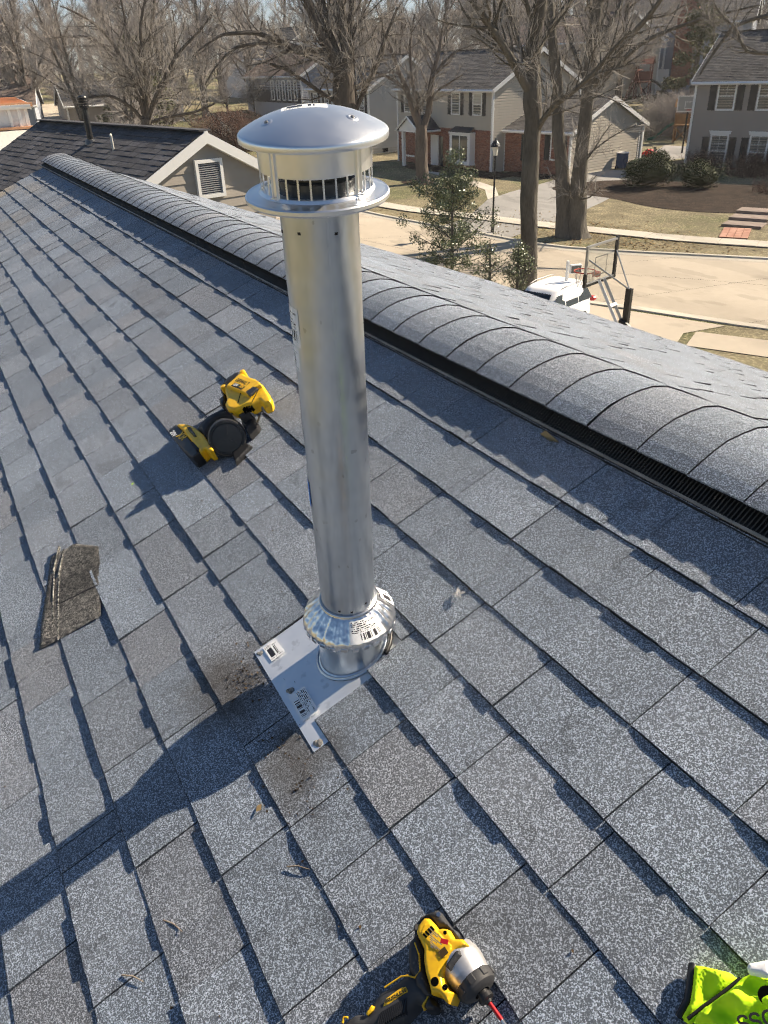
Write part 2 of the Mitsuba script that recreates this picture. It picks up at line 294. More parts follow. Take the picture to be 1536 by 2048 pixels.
# ---------------------------------------------------------------- measured outlines: limb lines (x, y, z, radius) and shapes on the roof plane (x, u)
TREES = {"D":[[[-21.32,17.66,-0.24,0.383],[-21.37,17.6,1.63,0.353],[-21.4,17.55,3.2,0.334],[-21.43,17.52,4.54,0.326],[-21.43,17.51,5.25,0.298],[-21.48,17.45,5.8,0.333],[-21.47,17.47,6.35,0.276],[-21.47,17.47,7.01,0.257],[-21.48,17.46,7.65,0.246],[-21.43,17.52,8.15,0.243],[-21.41,17.54,9.12,0.216],[-21.43,17.52,10.73,0.153],[-21.45,17.5,12.12,0.081]],[[-21.51,17.42,6.01,0.185],[-21.43,16.85,6.63,0.158],[-21.37,16.25,7.23,0.125],[-21.31,15.64,7.79,0.107],[-21.21,15.06,8.29,0.091],[-21.07,14.53,8.94,0.074],[-20.95,13.96,9.79,0.046]],[[-21.34,17.63,4.93,0.118],[-20.94,17.59,5.33,0.1],[-20.48,17.61,5.68,0.091],[-19.93,17.73,6.01,0.081],[-19.29,17.94,6.54,0.072],[-18.78,18.0,7.0,0.056],[-18.21,18.1,7.48,0.041]],[[-21.42,17.53,7.0,0.106],[-21.65,18.03,7.52,0.091],[-21.81,18.62,8.04,0.084],[-21.91,19.28,8.62,0.076],[-21.94,19.99,9.57,0.053]],[[-21.49,17.44,6.48,0.076],[-22.23,17.52,7.29,0.062],[-22.89,17.69,7.97,0.054],[-23.64,17.73,8.8,0.047],[-24.26,17.95,9.77,0.031]],[[-21.5,17.43,7.65,0.089],[-21.43,16.99,8.4,0.073],[-21.37,16.52,9.22,0.056],[-21.3,16.07,10.1,0.034]]],"E":[[[-27.32,24.66,-0.26,0.511],[-27.43,24.62,0.28,0.419],[-27.58,24.53,1.52,0.337],[-27.78,24.38,2.91,0.277],[-27.92,24.29,4.45,0.24],[-28.04,24.23,5.55,0.216],[-28.22,24.1,6.81,0.192],[-28.4,23.96,7.85,0.169],[-28.55,23.87,8.86,0.147],[-28.75,23.7,10.64,0.105],[-28.92,23.57,12.32,0.056]],[[-27.06,24.95,-0.25,0.664],[-27.07,24.88,0.41,0.504],[-27.06,24.82,1.55,0.398],[-27.04,24.77,2.74,0.349],[-26.98,24.77,3.9,0.301],[-26.92,24.77,5.0,0.285],[-26.87,24.76,5.9,0.27],[-26.84,24.73,6.94,0.256],[-26.79,24.71,7.94,0.242],[-26.74,24.7,8.74,0.219],[-26.73,24.63,10.59,0.147],[-26.75,24.55,12.61,0.071]],[[-27.08,24.93,5.53,0.172],[-26.38,25.1,6.44,0.148],[-25.52,25.4,7.51,0.124],[-24.76,25.59,8.27,0.102],[-24.07,25.69,9.09,0.072],[-23.37,25.8,10.11,0.043]],[[-27.02,25.0,5.35,0.142],[-26.55,25.86,6.56,0.12],[-26.08,26.68,7.31,0.098],[-25.58,27.5,7.68,0.078],[-25.07,28.3,7.95,0.063],[-24.46,29.15,8.17,0.048],[-23.69,30.11,8.38,0.038]],[[-27.08,24.93,6.76,0.139],[-27.21,25.77,7.77,0.119],[-27.42,26.51,8.62,0.099],[-27.7,27.18,9.8,0.069]],[[-27.8,24.12,5.11,0.082],[-28.26,24.1,6.01,0.077],[-28.84,23.93,6.55,0.072],[-29.43,23.73,7.02,0.052]],[[-27.17,24.83,6.07,0.101],[-27.89,24.78,7.04,0.091],[-28.58,24.75,8.02,0.081],[-29.17,24.84,9.07,0.06]],[[-27.07,24.94,8.11,0.117],[-27.02,24.26,9.08,0.095],[-26.95,23.58,10.14,0.064]],[[-21.98,29.52,6.77,0.075],[-22.84,28.87,6.86,0.075],[-23.11,28.65,7.21,0.066],[-23.33,28.47,7.65,0.056],[-23.67,28.19,7.99,0.047],[-24.13,27.79,8.72,0.037]],[[-24.08,27.83,6.13,0.039],[-23.83,28.38,7.14,0.067],[-23.67,28.83,7.66,0.076],[-23.49,29.31,7.86,0.076],[-23.05,29.97,8.02,0.085]]],"B":[[[-34.02,16.93,0.71,0.531],[-33.94,17.1,1.99,0.522],[-33.87,17.22,3.24,0.513],[-33.83,17.3,4.44,0.504],[-33.83,17.3,5.12,0.488],[-33.84,17.29,5.98,0.471],[-33.86,17.25,6.73,0.402]],[[-33.89,17.19,6.36,0.298],[-33.82,16.88,7.11,0.251],[-33.85,16.37,8.15,0.215],[-33.86,15.89,9.18,0.19],[-33.84,15.45,10.2,0.137],[-33.78,15.09,11.44,0.076]],[[-33.81,17.35,6.54,0.234],[-34.24,17.05,7.83,0.189],[-34.58,16.92,8.74,0.177],[-34.85,16.94,9.79,0.144],[-35.1,17.0,11.16,0.081]],[[-33.79,17.38,6.35,0.277],[-33.77,17.42,7.72,0.229],[-33.81,17.35,8.87,0.205],[-33.84,17.29,10.05,0.171],[-33.83,17.31,11.83,0.088]],[[-33.73,17.51,6.53,0.191],[-33.98,17.83,8.13,0.167],[-34.25,18.13,9.24,0.146],[-34.49,18.47,10.46,0.103],[-34.71,18.85,11.83,0.061]],[[-33.9,17.18,6.73,0.18],[-33.86,16.27,7.36,0.155],[-33.9,15.18,7.61,0.132],[-33.85,14.21,7.91,0.11],[-33.78,13.25,8.14,0.088],[-33.71,12.23,8.1,0.068],[-33.52,11.49,7.85,0.048],[-33.33,10.67,7.4,0.028]],[[-33.92,17.13,6.55,0.127],[-34.69,16.31,7.21,0.106],[-35.46,15.41,7.6,0.095],[-36.13,14.69,7.83,0.085],[-36.79,13.92,7.76,0.064],[-37.42,13.16,7.2,0.049],[-37.98,12.54,6.34,0.033]],[[-33.97,17.03,5.52,0.108],[-34.07,16.26,5.93,0.096],[-34.14,15.52,6.42,0.084],[-34.19,14.79,6.85,0.072],[-34.19,14.14,7.05,0.051]],[[-33.67,17.63,5.05,0.13],[-33.22,17.92,5.87,0.107],[-32.74,18.28,6.9,0.083],[-32.3,18.55,7.88,0.071],[-31.84,18.85,8.83,0.05]],[[-33.72,17.52,5.97,0.128],[-33.75,18.53,6.31,0.108],[-34.05,19.01,6.77,0.087],[-34.3,19.59,7.6,0.076],[-34.8,19.72,8.73,0.065]]],"C":[[[-46.68,29.26,-0.18,0.492],[-46.69,29.24,0.79,0.423],[-46.71,29.22,1.97,0.386],[-46.72,29.2,3.07,0.366],[-46.72,29.21,3.41,0.348]],[[-46.75,29.15,3.19,0.238],[-46.86,28.79,4.22,0.22],[-47.01,28.35,5.4,0.186],[-47.12,27.97,6.23,0.153],[-47.25,27.55,7.35,0.121],[-47.4,27.09,8.65,0.074],[-47.55,26.62,9.86,0.044]],[[-46.72,29.21,3.27,0.159],[-47.04,29.06,4.68,0.141],[-47.35,28.94,6.19,0.124],[-47.56,28.99,7.8,0.092],[-47.56,29.37,9.4,0.06]],[[-46.68,29.26,3.18,0.238],[-46.55,29.63,4.19,0.22],[-46.51,29.83,5.34,0.202],[-46.48,30.04,6.42,0.17],[-46.35,30.39,7.68,0.122],[-46.26,30.68,9.27,0.075],[-46.17,30.96,10.75,0.044]],[[-47.13,28.53,5.23,0.124],[-47.36,27.82,5.83,0.108],[-47.67,26.95,6.32,0.084],[-47.99,26.02,6.51,0.061]],[[-46.31,29.85,6.02,0.108],[-46.1,30.77,6.98,0.092],[-45.86,31.71,7.53,0.077],[-45.53,32.77,7.71,0.046]],[[-46.44,29.64,4.38,0.094],[-45.99,29.72,5.08,0.077],[-45.18,30.35,5.73,0.061],[-44.48,30.78,6.11,0.045]]],"A":[[[-44.65,11.04,2.72,0.352],[-44.61,11.21,3.65,0.309],[-44.58,11.34,4.39,0.281],[-44.57,11.39,4.85,0.254]],[[-44.59,11.32,4.69,0.153],[-44.57,11.39,5.92,0.125],[-44.58,11.35,7.02,0.111],[-44.6,11.27,8.08,0.091],[-44.62,11.19,9.11,0.072],[-44.63,11.14,10.32,0.047]],[[-44.57,11.39,4.69,0.14],[-44.69,11.72,5.91,0.12],[-44.81,12.05,7.21,0.1],[-44.91,12.42,8.7,0.086],[-44.99,12.89,9.94,0.073],[-45.07,13.33,11.16,0.048]],[[-44.59,11.29,4.8,0.127],[-44.41,11.2,5.93,0.112],[-44.3,10.82,7.03,0.098],[-44.23,10.26,8.25,0.084],[-44.2,9.45,9.07,0.058],[-44.24,8.24,9.67,0.034]],[[-44.59,11.31,4.92,0.114],[-44.93,11.19,6.26,0.1],[-45.34,10.78,7.43,0.087],[-45.79,10.16,8.1,0.074],[-46.28,9.28,8.55,0.055],[-46.81,8.07,8.51,0.031]],[[-44.55,11.48,4.8,0.14],[-44.25,11.8,5.58,0.119],[-43.89,12.38,6.54,0.099],[-43.44,13.19,7.63,0.086],[-42.91,14.22,8.55,0.06],[-42.41,15.04,9.41,0.036]],[[-44.6,11.26,4.67,0.102],[-44.41,10.44,5.62,0.087],[-44.24,9.51,5.99,0.073],[-44.05,8.55,5.93,0.054],[-43.79,7.9,5.54,0.036]],[[-44.55,11.48,4.66,0.102],[-43.93,12.46,4.92,0.089],[-43.31,13.38,5.05,0.076],[-42.61,14.47,5.45,0.05]],[[-44.54,11.49,5.14,0.114],[-44.17,11.6,6.79,0.099],[-43.83,11.59,8.26,0.084],[-43.38,11.96,9.84,0.059]],[[-44.52,11.56,5.02,0.102],[-44.72,12.29,5.88,0.089],[-44.89,13.06,6.74,0.076],[-45.12,13.61,8.05,0.063],[-45.44,13.83,9.55,0.037]]]}
G = {"drv_body":[[-0.5779,-0.1044],[-0.585,-0.0957],[-0.5867,-0.0831],[-0.5822,-0.0772],[-0.5719,-0.0755],[-0.5604,-0.0747],[-0.5563,-0.0675],[-0.5492,-0.0626],[-0.5342,-0.0634],[-0.5275,-0.0546],[-0.5147,-0.053],[-0.5161,-0.063],[-0.5184,-0.0713],[-0.5146,-0.0912],[-0.5109,-0.1029],[-0.4985,-0.1089],[-0.4894,-0.1094],[-0.4821,-0.1046],[-0.4753,-0.119],[-0.4913,-0.1224],[-0.4978,-0.1261],[-0.4995,-0.1314],[-0.5092,-0.1278],[-0.5251,-0.1234],[-0.5399,-0.1171],[-0.5525,-0.1076],[-0.5662,-0.1059]],"drv_label":[[-0.5715,-0.0998],[-0.5774,-0.0869],[-0.5728,-0.0799],[-0.5277,-0.0719],[-0.5227,-0.0768],[-0.5212,-0.0914],[-0.5367,-0.0939],[-0.5496,-0.0986]],"drv_rear":[[-0.5697,-0.1306],[-0.5798,-0.1201],[-0.582,-0.1098],[-0.5942,-0.1041],[-0.598,-0.0861],[-0.5909,-0.0664],[-0.5888,-0.0608],[-0.581,-0.0591],[-0.5543,-0.059],[-0.5453,-0.0554],[-0.5332,-0.0555],[-0.5403,-0.0641],[-0.5554,-0.0633],[-0.5627,-0.0683],[-0.5668,-0.0756],[-0.5784,-0.0764],[-0.5889,-0.0781],[-0.5934,-0.0841],[-0.5917,-0.0968],[-0.5845,-0.1056],[-0.5727,-0.1072],[-0.5588,-0.1088],[-0.5461,-0.1185],[-0.5311,-0.1248],[-0.5151,-0.1292],[-0.5042,-0.1344],[-0.5085,-0.1398],[-0.527,-0.1443],[-0.5368,-0.1401],[-0.5491,-0.1418]],"drv_nose":[[-0.5147,-0.053],[-0.4981,-0.0519],[-0.4819,-0.0521],[-0.4834,-0.0607],[-0.4854,-0.0738],[-0.4815,-0.0875],[-0.4771,-0.0991],[-0.485,-0.1065],[-0.4985,-0.1089],[-0.5109,-0.1029],[-0.5146,-0.0912],[-0.5184,-0.0713]],"drv_handle":[[-0.5562,-0.1468],[-0.5546,-0.1378],[-0.5465,-0.1333],[-0.5384,-0.1288],[-0.5139,-0.1309],[-0.505,-0.1359],[-0.4998,-0.1479],[-0.5132,-0.1557],[-0.5098,-0.182],[-0.5112,-0.205],[-0.517,-0.2203],[-0.536,-0.261],[-0.5505,-0.2694],[-0.5594,-0.2595],[-0.5602,-0.2471],[-0.5583,-0.2337],[-0.5479,-0.223],[-0.5543,-0.2094],[-0.5582,-0.1924],[-0.5538,-0.173],[-0.5529,-0.1539]],"drv_axis":[[-0.5699,-0.0793],[-0.4988,-0.0766],[-0.4719,-0.0725],[-0.4618,-0.073],[-0.4373,-0.0718],[-0.4189,-0.0686]],"drv_trigger":[[-0.5101,-0.1352],[-0.5049,-0.134],[-0.4918,-0.1359],[-0.4902,-0.1419],[-0.4975,-0.1512],[-0.5034,-0.1508]],"drv_bl":[[-0.5358,-0.197],[-0.5412,-0.1876],[-0.5386,-0.1625],[-0.5348,-0.1565],[-0.528,-0.1573],[-0.5302,-0.1656],[-0.533,-0.188]],"drv_holes":[[-0.5066,-0.1179],[-0.4923,-0.11],[-0.5481,-0.07],[-0.5793,-0.0638],[-0.5773,-0.1019],[-0.5786,-0.0942],[-0.5792,-0.0869],[-0.5795,-0.08]],"drv_clip":[[-0.5121,-0.0947],[-0.518,-0.072],[-0.5149,-0.0669],[-0.5085,-0.0685],[-0.5042,-0.093]],"drv_strip":[[-0.5523,-0.1817],[-0.5484,-0.1548],[-0.543,-0.1461],[-0.5344,-0.1395],[-0.5365,-0.1283],[-0.5531,-0.1183],[-0.5718,-0.1144]],"drv_end":[[-0.5582,-0.2566],[-0.5635,-0.2512],[-0.5589,-0.2466]],"drv_foot":[[-0.5443,-0.2223],[-0.5485,-0.2101],[-0.5433,-0.2061],[-0.5409,-0.2111],[-0.541,-0.2207]],"gun_body":[[-2.3342,0.3047],[-2.336,0.3303],[-2.3566,0.3784],[-2.348,0.3855],[-2.3134,0.3847],[-2.2478,0.398],[-2.2004,0.3973],[-2.1344,0.3873],[-2.0873,0.3786],[-2.0731,0.3669],[-2.0831,0.3467],[-2.1236,0.3485],[-2.1258,0.3226],[-2.1442,0.3073],[-2.1546,0.2815],[-2.164,0.2687],[-2.192,0.2602],[-2.2281,0.2648],[-2.2465,0.2799],[-2.2955,0.2942]],"gun_top":[[-2.3072,0.3102],[-2.3226,0.3696],[-2.207,0.3921],[-2.1734,0.3871],[-2.1824,0.357],[-2.1691,0.3341],[-2.2296,0.3262]],"gun_back":[[-2.3904,0.3031],[-2.4154,0.3443],[-2.4125,0.3761],[-2.3989,0.3886],[-2.3871,0.3799],[-2.3788,0.3364],[-2.377,0.3103],[-2.3376,0.2996],[-2.2877,0.2851],[-2.269,0.2697],[-2.2567,0.2612],[-2.2869,0.2595],[-2.3176,0.2684],[-2.3211,0.2875],[-2.3676,0.2939]],"gun_win":[[-2.1909,0.3357],[-2.1914,0.3684],[-2.1657,0.3722],[-2.1536,0.3362]],"gun_text":[[-2.2968,0.3458],[-2.2286,0.3602],[-2.2839,0.3291],[-2.2239,0.3422]],"gun_block":[[-2.2021,0.2808],[-2.2057,0.3168],[-2.1473,0.3099],[-2.1464,0.2757]],"gun_magarm":[[-2.196,0.2808],[-2.1927,0.3157],[-2.1448,0.3133],[-2.1274,0.2987],[-2.1108,0.2643],[-2.1655,0.2711]],"gun_nose":[[-2.1636,0.3137],[-2.158,0.3421],[-2.1248,0.361],[-2.1166,0.3657],[-2.1136,0.2982]],"gun_drum":[[-2.1246,0.2107],[-2.2311,0.2186],[-2.0708,0.2509],[-2.044,0.1773]],"gun_handle":[[-2.2981,0.1686],[-2.3154,0.2102],[-2.3042,0.248],[-2.2932,0.2648],[-2.2613,0.2727],[-2.2724,0.2353],[-2.266,0.1979],[-2.2253,0.1616],[-2.2841,0.1564]],"gun_batt":[[-2.3997,0.0845],[-2.4069,0.1172],[-2.3478,0.1211],[-2.1806,0.1182],[-2.1547,0.1151],[-2.1522,0.0876],[-2.1749,0.0827],[-2.3124,0.0808]],"gun_foot":[[-2.3901,0.1164],[-2.3815,0.1258],[-2.3447,0.1461],[-2.2987,0.1554],[-2.2327,0.1597],[-2.1515,0.1553],[-2.1127,0.1506],[-2.1174,0.137],[-2.1472,0.1337],[-2.1396,0.1143],[-2.1653,0.1173],[-2.3314,0.1203]],"gun_footblack":[[-2.3351,0.1359],[-2.3116,0.1447],[-2.2348,0.1404],[-2.2426,0.1331],[-2.2975,0.1327]],"gun_slot":[[-2.2291,0.1116],[-2.2238,0.1198],[-2.1633,0.1207],[-2.1652,0.1098]],"piece":[[-2.215,-0.4264],[-2.2069,-0.3431],[-2.1125,-0.2838],[-1.9504,-0.3178],[-1.805,-0.3548],[-1.8277,-0.4738],[-1.8421,-0.5331],[-1.971,-0.5005],[-2.0638,-0.4696]],"piece_seam":[[-1.9718,-0.4496],[-1.9337,-0.3275]],"piece_line":[[-2.2182,-0.3818],[-2.1104,-0.4228],[-1.9825,-0.4528],[-1.8399,-0.4828]],"flash":[[-1.3308,-0.0758],[-0.9999,-0.0861],[-0.9971,-0.0613],[-1.0615,0.0587],[-1.1165,0.192],[-1.1531,0.2158],[-1.3095,0.0598],[-1.326,0.0685]],"flash_lab1":[[-1.3231,-0.0597],[-1.3172,-0.0255],[-1.2698,-0.025],[-1.2698,-0.0597]],"flash_lab2":[[-1.113,-0.0611],[-1.1069,-0.0157],[-1.067,-0.0128],[-1.065,-0.0611]],"flash_nails":[[-1.1811,-0.0638],[-1.0178,-0.0726],[-1.2734,-0.0348],[-1.3236,-0.0712]],"sleeve_low":[[-1.1933,0.0262],[-1.1183,0.0331],[-1.129,0.1851],[-1.1427,0.2072]],"tabcut":[[-1.0605,-0.0569],[-0.9257,-0.0566],[-0.9268,0.0746],[-1.0656,0.0548]],"cufftop":[[-0.3138,0.1632],[-0.2683,0.1917],[-0.2893,0.1285]],"glove_cuff":[[-0.3195,0.1651],[-0.3105,0.1737],[-0.2869,0.1916],[-0.2725,0.1945],[-0.2755,0.1609],[-0.2789,0.1367],[-0.2809,0.1122],[-0.289,0.109],[-0.2943,0.1295],[-0.306,0.1474]],"glove_hand":[[-0.2702,0.1928],[-0.2672,0.2065],[-0.2627,0.2108],[-0.2537,0.2134],[-0.2478,0.2208],[-0.2314,0.2244],[-0.2083,0.2066],[-0.1951,0.1778],[-0.2414,0.1285],[-0.2582,0.1243],[-0.2725,0.1129],[-0.2765,0.1259],[-0.2731,0.1534],[-0.2706,0.1749]],"glove_text":[[-0.2442,0.1532],[-0.2356,0.1831],[-0.2452,0.1473]],"white":[[-0.2679,0.2037],[-0.2684,0.2086],[-0.2568,0.2296],[-0.2452,0.215],[-0.2481,0.2114],[-0.2624,0.2002]],"bluetape":[[-1.7891,0.306],[-1.7326,0.2967],[-1.6852,0.26]],"leaf":[[-1.3384,0.7736],[-1.3281,0.7842],[-1.2711,0.7789],[-1.2908,0.7645]],"lint":[[-1.0857,0.3311]],"litter":[[-2.3272,-0.1091],[-2.1142,0.3911],[-0.985,-0.2288],[-1.2211,-0.4821],[-1.1241,-0.3744],[-0.9867,-0.5034],[-0.8946,-0.4448],[-0.8587,-0.5166],[-0.8636,-0.5347],[-0.8233,-0.2162],[-0.8113,-0.1962],[-0.993,-0.2332],[-1.0475,0.0641],[-0.8862,0.2568]]}
# ---------------------------------------------------------------- ground and street
def zt(x, y):
    r = np.hypot(x, y); s = np.clip((r - 80) / 32, 0, 1); s = s * s * (3 - 2 * s)
    return 3.0 * s + 3.2 * np.clip((r - 112) / 120, 0, 1)
def ground():
    g = np.concatenate([-np.geomspace(900, 12, 46), np.linspace(-9, 9, 9), np.geomspace(12, 900, 46)])
    X, Y = np.meshgrid(g - 40, g + 30, indexing='ij'); n = len(g)
    Z = zt(X, Y) + np.where(np.hypot(X, Y) > 60, .25 * (meshkit.noise(np.stack([X * .06, Y * .06, X * 0], -1)) - .5), 0)
    i, j = np.meshgrid(np.arange(n - 1), np.arange(n - 1), indexing='ij'); a = (i * n + j).ravel()
    return trimesh.Trimesh(np.stack([X, Y, Z], -1).reshape(-1, 3), np.vstack([np.stack([a, a + n, a + n + 1], 1), np.stack([a, a + n + 1, a + 1], 1)]), process=False)
k = obj('ground', ground(), 'm_lawn', smooth=True, kind='structure')
def resample(p, step=1.5):
    p = np.asarray(p, float); d = np.r_[0, np.cumsum(np.linalg.norm(np.diff(p, axis=0), axis=1))]
    t = np.linspace(0, d[-1], max(3, int(d[-1] / step))); from scipy.interpolate import PchipInterpolator
    return np.stack([PchipInterpolator(d, p[:, i])(t) for i in range(2)], 1)
FAR_KERB = resample([(-150, 24), (-80, 20.6), (-55, 20.2), (-39.2, 20.7), (-29.5, 22), (-26.4, 22.5), (-23.5, 24.1), (-21.1, 25.9), (-19.2, 27.3), (-14, 31.5), (-4, 40), (10, 52)])
NEAR_KERB = resample([(-150, 15.5), (-80, 12.4), (-50, 11.9), (-36, 12.4), (-26, 14.6), (-19.8, 17.6), (-17.4, 18.75), (-13.74, 20.25), (-6, 25.5), (8, 38)])
def strip(name, a, b, z, m, kind='structure'):
    n = max(len(a), len(b)); ts = np.linspace(0, 1, n)
    rs = lambda p: np.stack([np.interp(ts, np.linspace(0, 1, len(p)), p[:, i]) for i in range(2)], 1)
    a, b = rs(np.asarray(a, float)), rs(np.asarray(b, float)); mb = MB()
    za, zb = zt(a[:, 0], a[:, 1]) + z, zt(b[:, 0], b[:, 1]) + z
    v = np.vstack([np.c_[a, za], np.c_[b, zb]]); i = np.arange(n - 1)
    mb.add(v, np.stack([i, i + 1, i + 1 + n, i + n], 1)); return obj(name, mb, m, kind=kind)
strip('street', NEAR_KERB, FAR_KERB, .008, 'm_street')
def kerb(name, line, side, k_=1.0):
    d = np.gradient(line, axis=0); d /= np.linalg.norm(d, axis=1, keepdims=True); nrm = np.stack([-d[:, 1], d[:, 0]], 1) * side
    mb = MB(); prof = [(-.30, .012), (-.06, .05), (0, .11), (.15, .12), (.17, .0)]; n = len(line)
    v = np.vstack([np.c_[line + nrm * o, zt(line[:, 0], line[:, 1]) + h] for o, h in [(o, .012 + (h - .012) * k_) for o, h in prof]]); i = np.arange(n - 1)
    for q in range(len(prof) - 1): mb.add(v, np.stack([i + q * n, i + 1 + q * n, i + 1 + (q + 1) * n, i + (q + 1) * n], 1))
    obj(name, mb, 'm_walk', smooth=40, kind='structure')
kerb('kerb', FAR_KERB, 1); kerb('kerb', NEAR_KERB, -1, .3)
# joints in the concrete street: thin dark sealed lines
mb = MB()
mid = (NEAR_KERB[np.linspace(0, len(NEAR_KERB) - 1, 90).astype(int)] * .5 + FAR_KERB[np.linspace(0, len(FAR_KERB) - 1, 90).astype(int)] * .5)
for a, b in zip(mid[:-1], mid[1:]):
    t = unit(b - a); nn = np.array([-t[1], t[0]]) * .007
    mb.quad([*(a - nn), .013], [*(b - nn), .013], [*(b + nn), .013], [*(a + nn), .013])
for q in range(6, 90, 3):
    a, b = NEAR_KERB[int(q / 90 * (len(NEAR_KERB) - 1))], FAR_KERB[int(q / 90 * (len(FAR_KERB) - 1))]
    t = unit(b - a); nn = np.array([-t[1], t[0]]) * .006
    mb.quad([*(a - nn), .014], [*(b - nn), .014], [*(b + nn), .014], [*(a + nn), .014])
obj('street_joint', mb, 'm_sealant', kind='structure')
# far pavement, slab by slab
FW0 = resample([(-120, 23.6), (-60, 22.0), (-41.8, 22.1), (-38.2, 22.55), (-34, 23.9), (-30.4, 24.9), (-27.1, 26.1), (-23.6, 27.5), (-20.6, 29.2), (-15, 33.5), (-5, 43)])
d = np.gradient(FW0, axis=0); d /= np.linalg.norm(d, axis=1, keepdims=True); FW1 = FW0 + np.stack([-d[:, 1], d[:, 0]], 1) * 1.15
strip('pavement', FW0 - d * 0, FW1, .035, 'm_walk')
for i in range(0, len(FW0) - 1):
    if -44 < FW0[i][0] < -16:
        a0, a1, b0, b1 = FW0[i], FW0[i + 1], FW1[i], FW1[i + 1]; g = .012
        t = unit(a1 - a0); mb = MB(); z0, z1 = .03, .058 + .004 * ((i * 7) % 3)
        q = [a0 + t * g, a1 - t * g, b1 - t * g, b0 + t * g]
        mb.add([[*p, z0] for p in q] + [[*p, z1] for p in q], [[4, 5, 6, 7], [0, 1, 5, 4], [1, 2, 6, 5], [2, 3, 7, 6], [3, 0, 4, 7]])
        obj('slab', mb, 'm_walk', 'pavement')
strip('driveway', [(-33.2, 22.0), (-34.0, 23.9), (-38.1, 28.2), (-39.6, 31), (-40.8, 34), (-42.2, 37.2), (-42.5, 38.2), (-44.8, 46.7), (-53, 58.5)],
      [(-28.6, 22.2), (-29.9, 25.3), (-31.6, 29.2), (-33.2, 32.2), (-35.2, 35.6), (-38.2, 40.2), (-40.6, 44.2), (-42.6, 49), (-48.5, 58)], .012, 'm_drive')
strip('front_walk', [(-38.2, 28.3), (-41.5, 30.5), (-46, 31.4), (-52, 32.6), (-54.5, 34.4)], [(-38.9, 29.6), (-41.9, 31.6), (-46.2, 32.6), (-52, 33.8), (-53.2, 34.6)], .016, 'm_walk')
strip('near_driveway', [(-21.5, 16.8), (-20.5, 15.5), (-15.5, 8.0)], [(-14.6, 19.5), (-14.8, 18.0), (-10.2, 10.5)], .016, 'm_street')
strip('near_pavement', [(-14.7, 18.4), (-12, 19.9), (-4, 26)], [(-14.0, 17.2), (-11.3, 18.6), (-3.4, 24.8)], .02, 'm_street')
def blob(name, cx, cy, rx, ry, ang, z, m, seed):
    rng = np.random.default_rng(seed); a = np.linspace(0, 2 * math.pi, 48, endpoint=False)
    r = 1 + .10 * np.sin(3 * a + rng.random() * 6) + .07 * np.sin(5 * a + rng.random() * 6)
    x, y = r * np.cos(a) * rx, r * np.sin(a) * ry; c, s = math.cos(ang), math.sin(ang)
    p = np.stack([cx + c * x - s * y, cy + s * x + c * y], 1); v = np.vstack([np.c_[p, zt(p[:, 0], p[:, 1]) + z], [[cx, cy, zt(cx, cy) + z + .08]]])
    i = np.arange(48); return obj(name, trimesh.Trimesh(v, np.stack([i, (i + 1) % 48, i * 0 + 48], 1), process=False), m, kind='structure')
blob('mulch_bed', -50.5, 34.6, 5.8, 1.9, 0.05, .02, 'm_mulch', 1)
blob('mulch_bed', -44.5, 36.6, 2.9, 1.2, 0.12, .024, 'm_mulch', 2)
blob('mulch_bed', -46.9, 29.5, 1.7, 1.3, 0.0, .022, 'm_mulch', 3)
blob('mulch_bed', -31.0, 38.6, 9.0, 5.0, .45, .02, 'm_mulch', 4)
# brick steps up to the right-hand house
def paving(name, p0, p1, w, m0, seed):
    rng = np.random.default_rng(seed); p0, p1 = V(*p0), V(*p1); t = unit(p1 - p0); nn = V(-t[1], t[0]); L = np.linalg.norm(p1 - p0)
    base = MB().quad([*(p0 - nn * w / 2), .02], [*(p1 - nn * w / 2), .02], [*(p1 + nn * w / 2), .02], [*(p0 + nn * w / 2), .02])
    k = obj(name, base, 'm_mulch', kind='structure')
    for i in range(int(L / .32)):
        for j in range(4):
            c = p0 + t * (.16 + .32 * i) + nn * (-w / 2 + w / 8 + w / 4 * j)
            b = MB().box((0, 0, .03), (.30, w / 4 - .02, .05 + .01 * rng.random()), frame(V(*c, .02), V(*t, 0), V(*nn, 0)))
            obj('brick', b, 'm_paver', k)
mat('m_paver', lambda p, n, uv: mix((.30, .15, .11), (.42, .25, .19), noise(p.x * 3.1, p.y * 3.1, 0)), rough=.9, spec=.1)
paving('brick_path', (-22.6, 29.6), (-23.9, 31.5), 1.15, None, 3)
mb = MB()
for i in range(3): mb.box((.8 + 1.15 * i, 0, .06 + .06 * i), (1.1, 1.7, .12 + .12 * i), frame(V(-23.9, 31.6, 0), unit(V(-.42, .9, 0)), unit(V(-.9, -.42, 0))), .02)
obj('garden_steps', mb, 'm_step', kind='structure')

# ---------------------------------------------------------------- the roof one stands on
N_ROOF, US = V(0, -.384615, .923077), V(0, .923077, .384615)
RF = frame(EYE - 1.195 * N_ROOF, V(1, 0, 0), US, N_ROOF)      # (x, u up the slope, h above the deck)
house = thing('shingled_house', 'grey shingled house roof in the foreground with a long curved ridge vent', 'house')

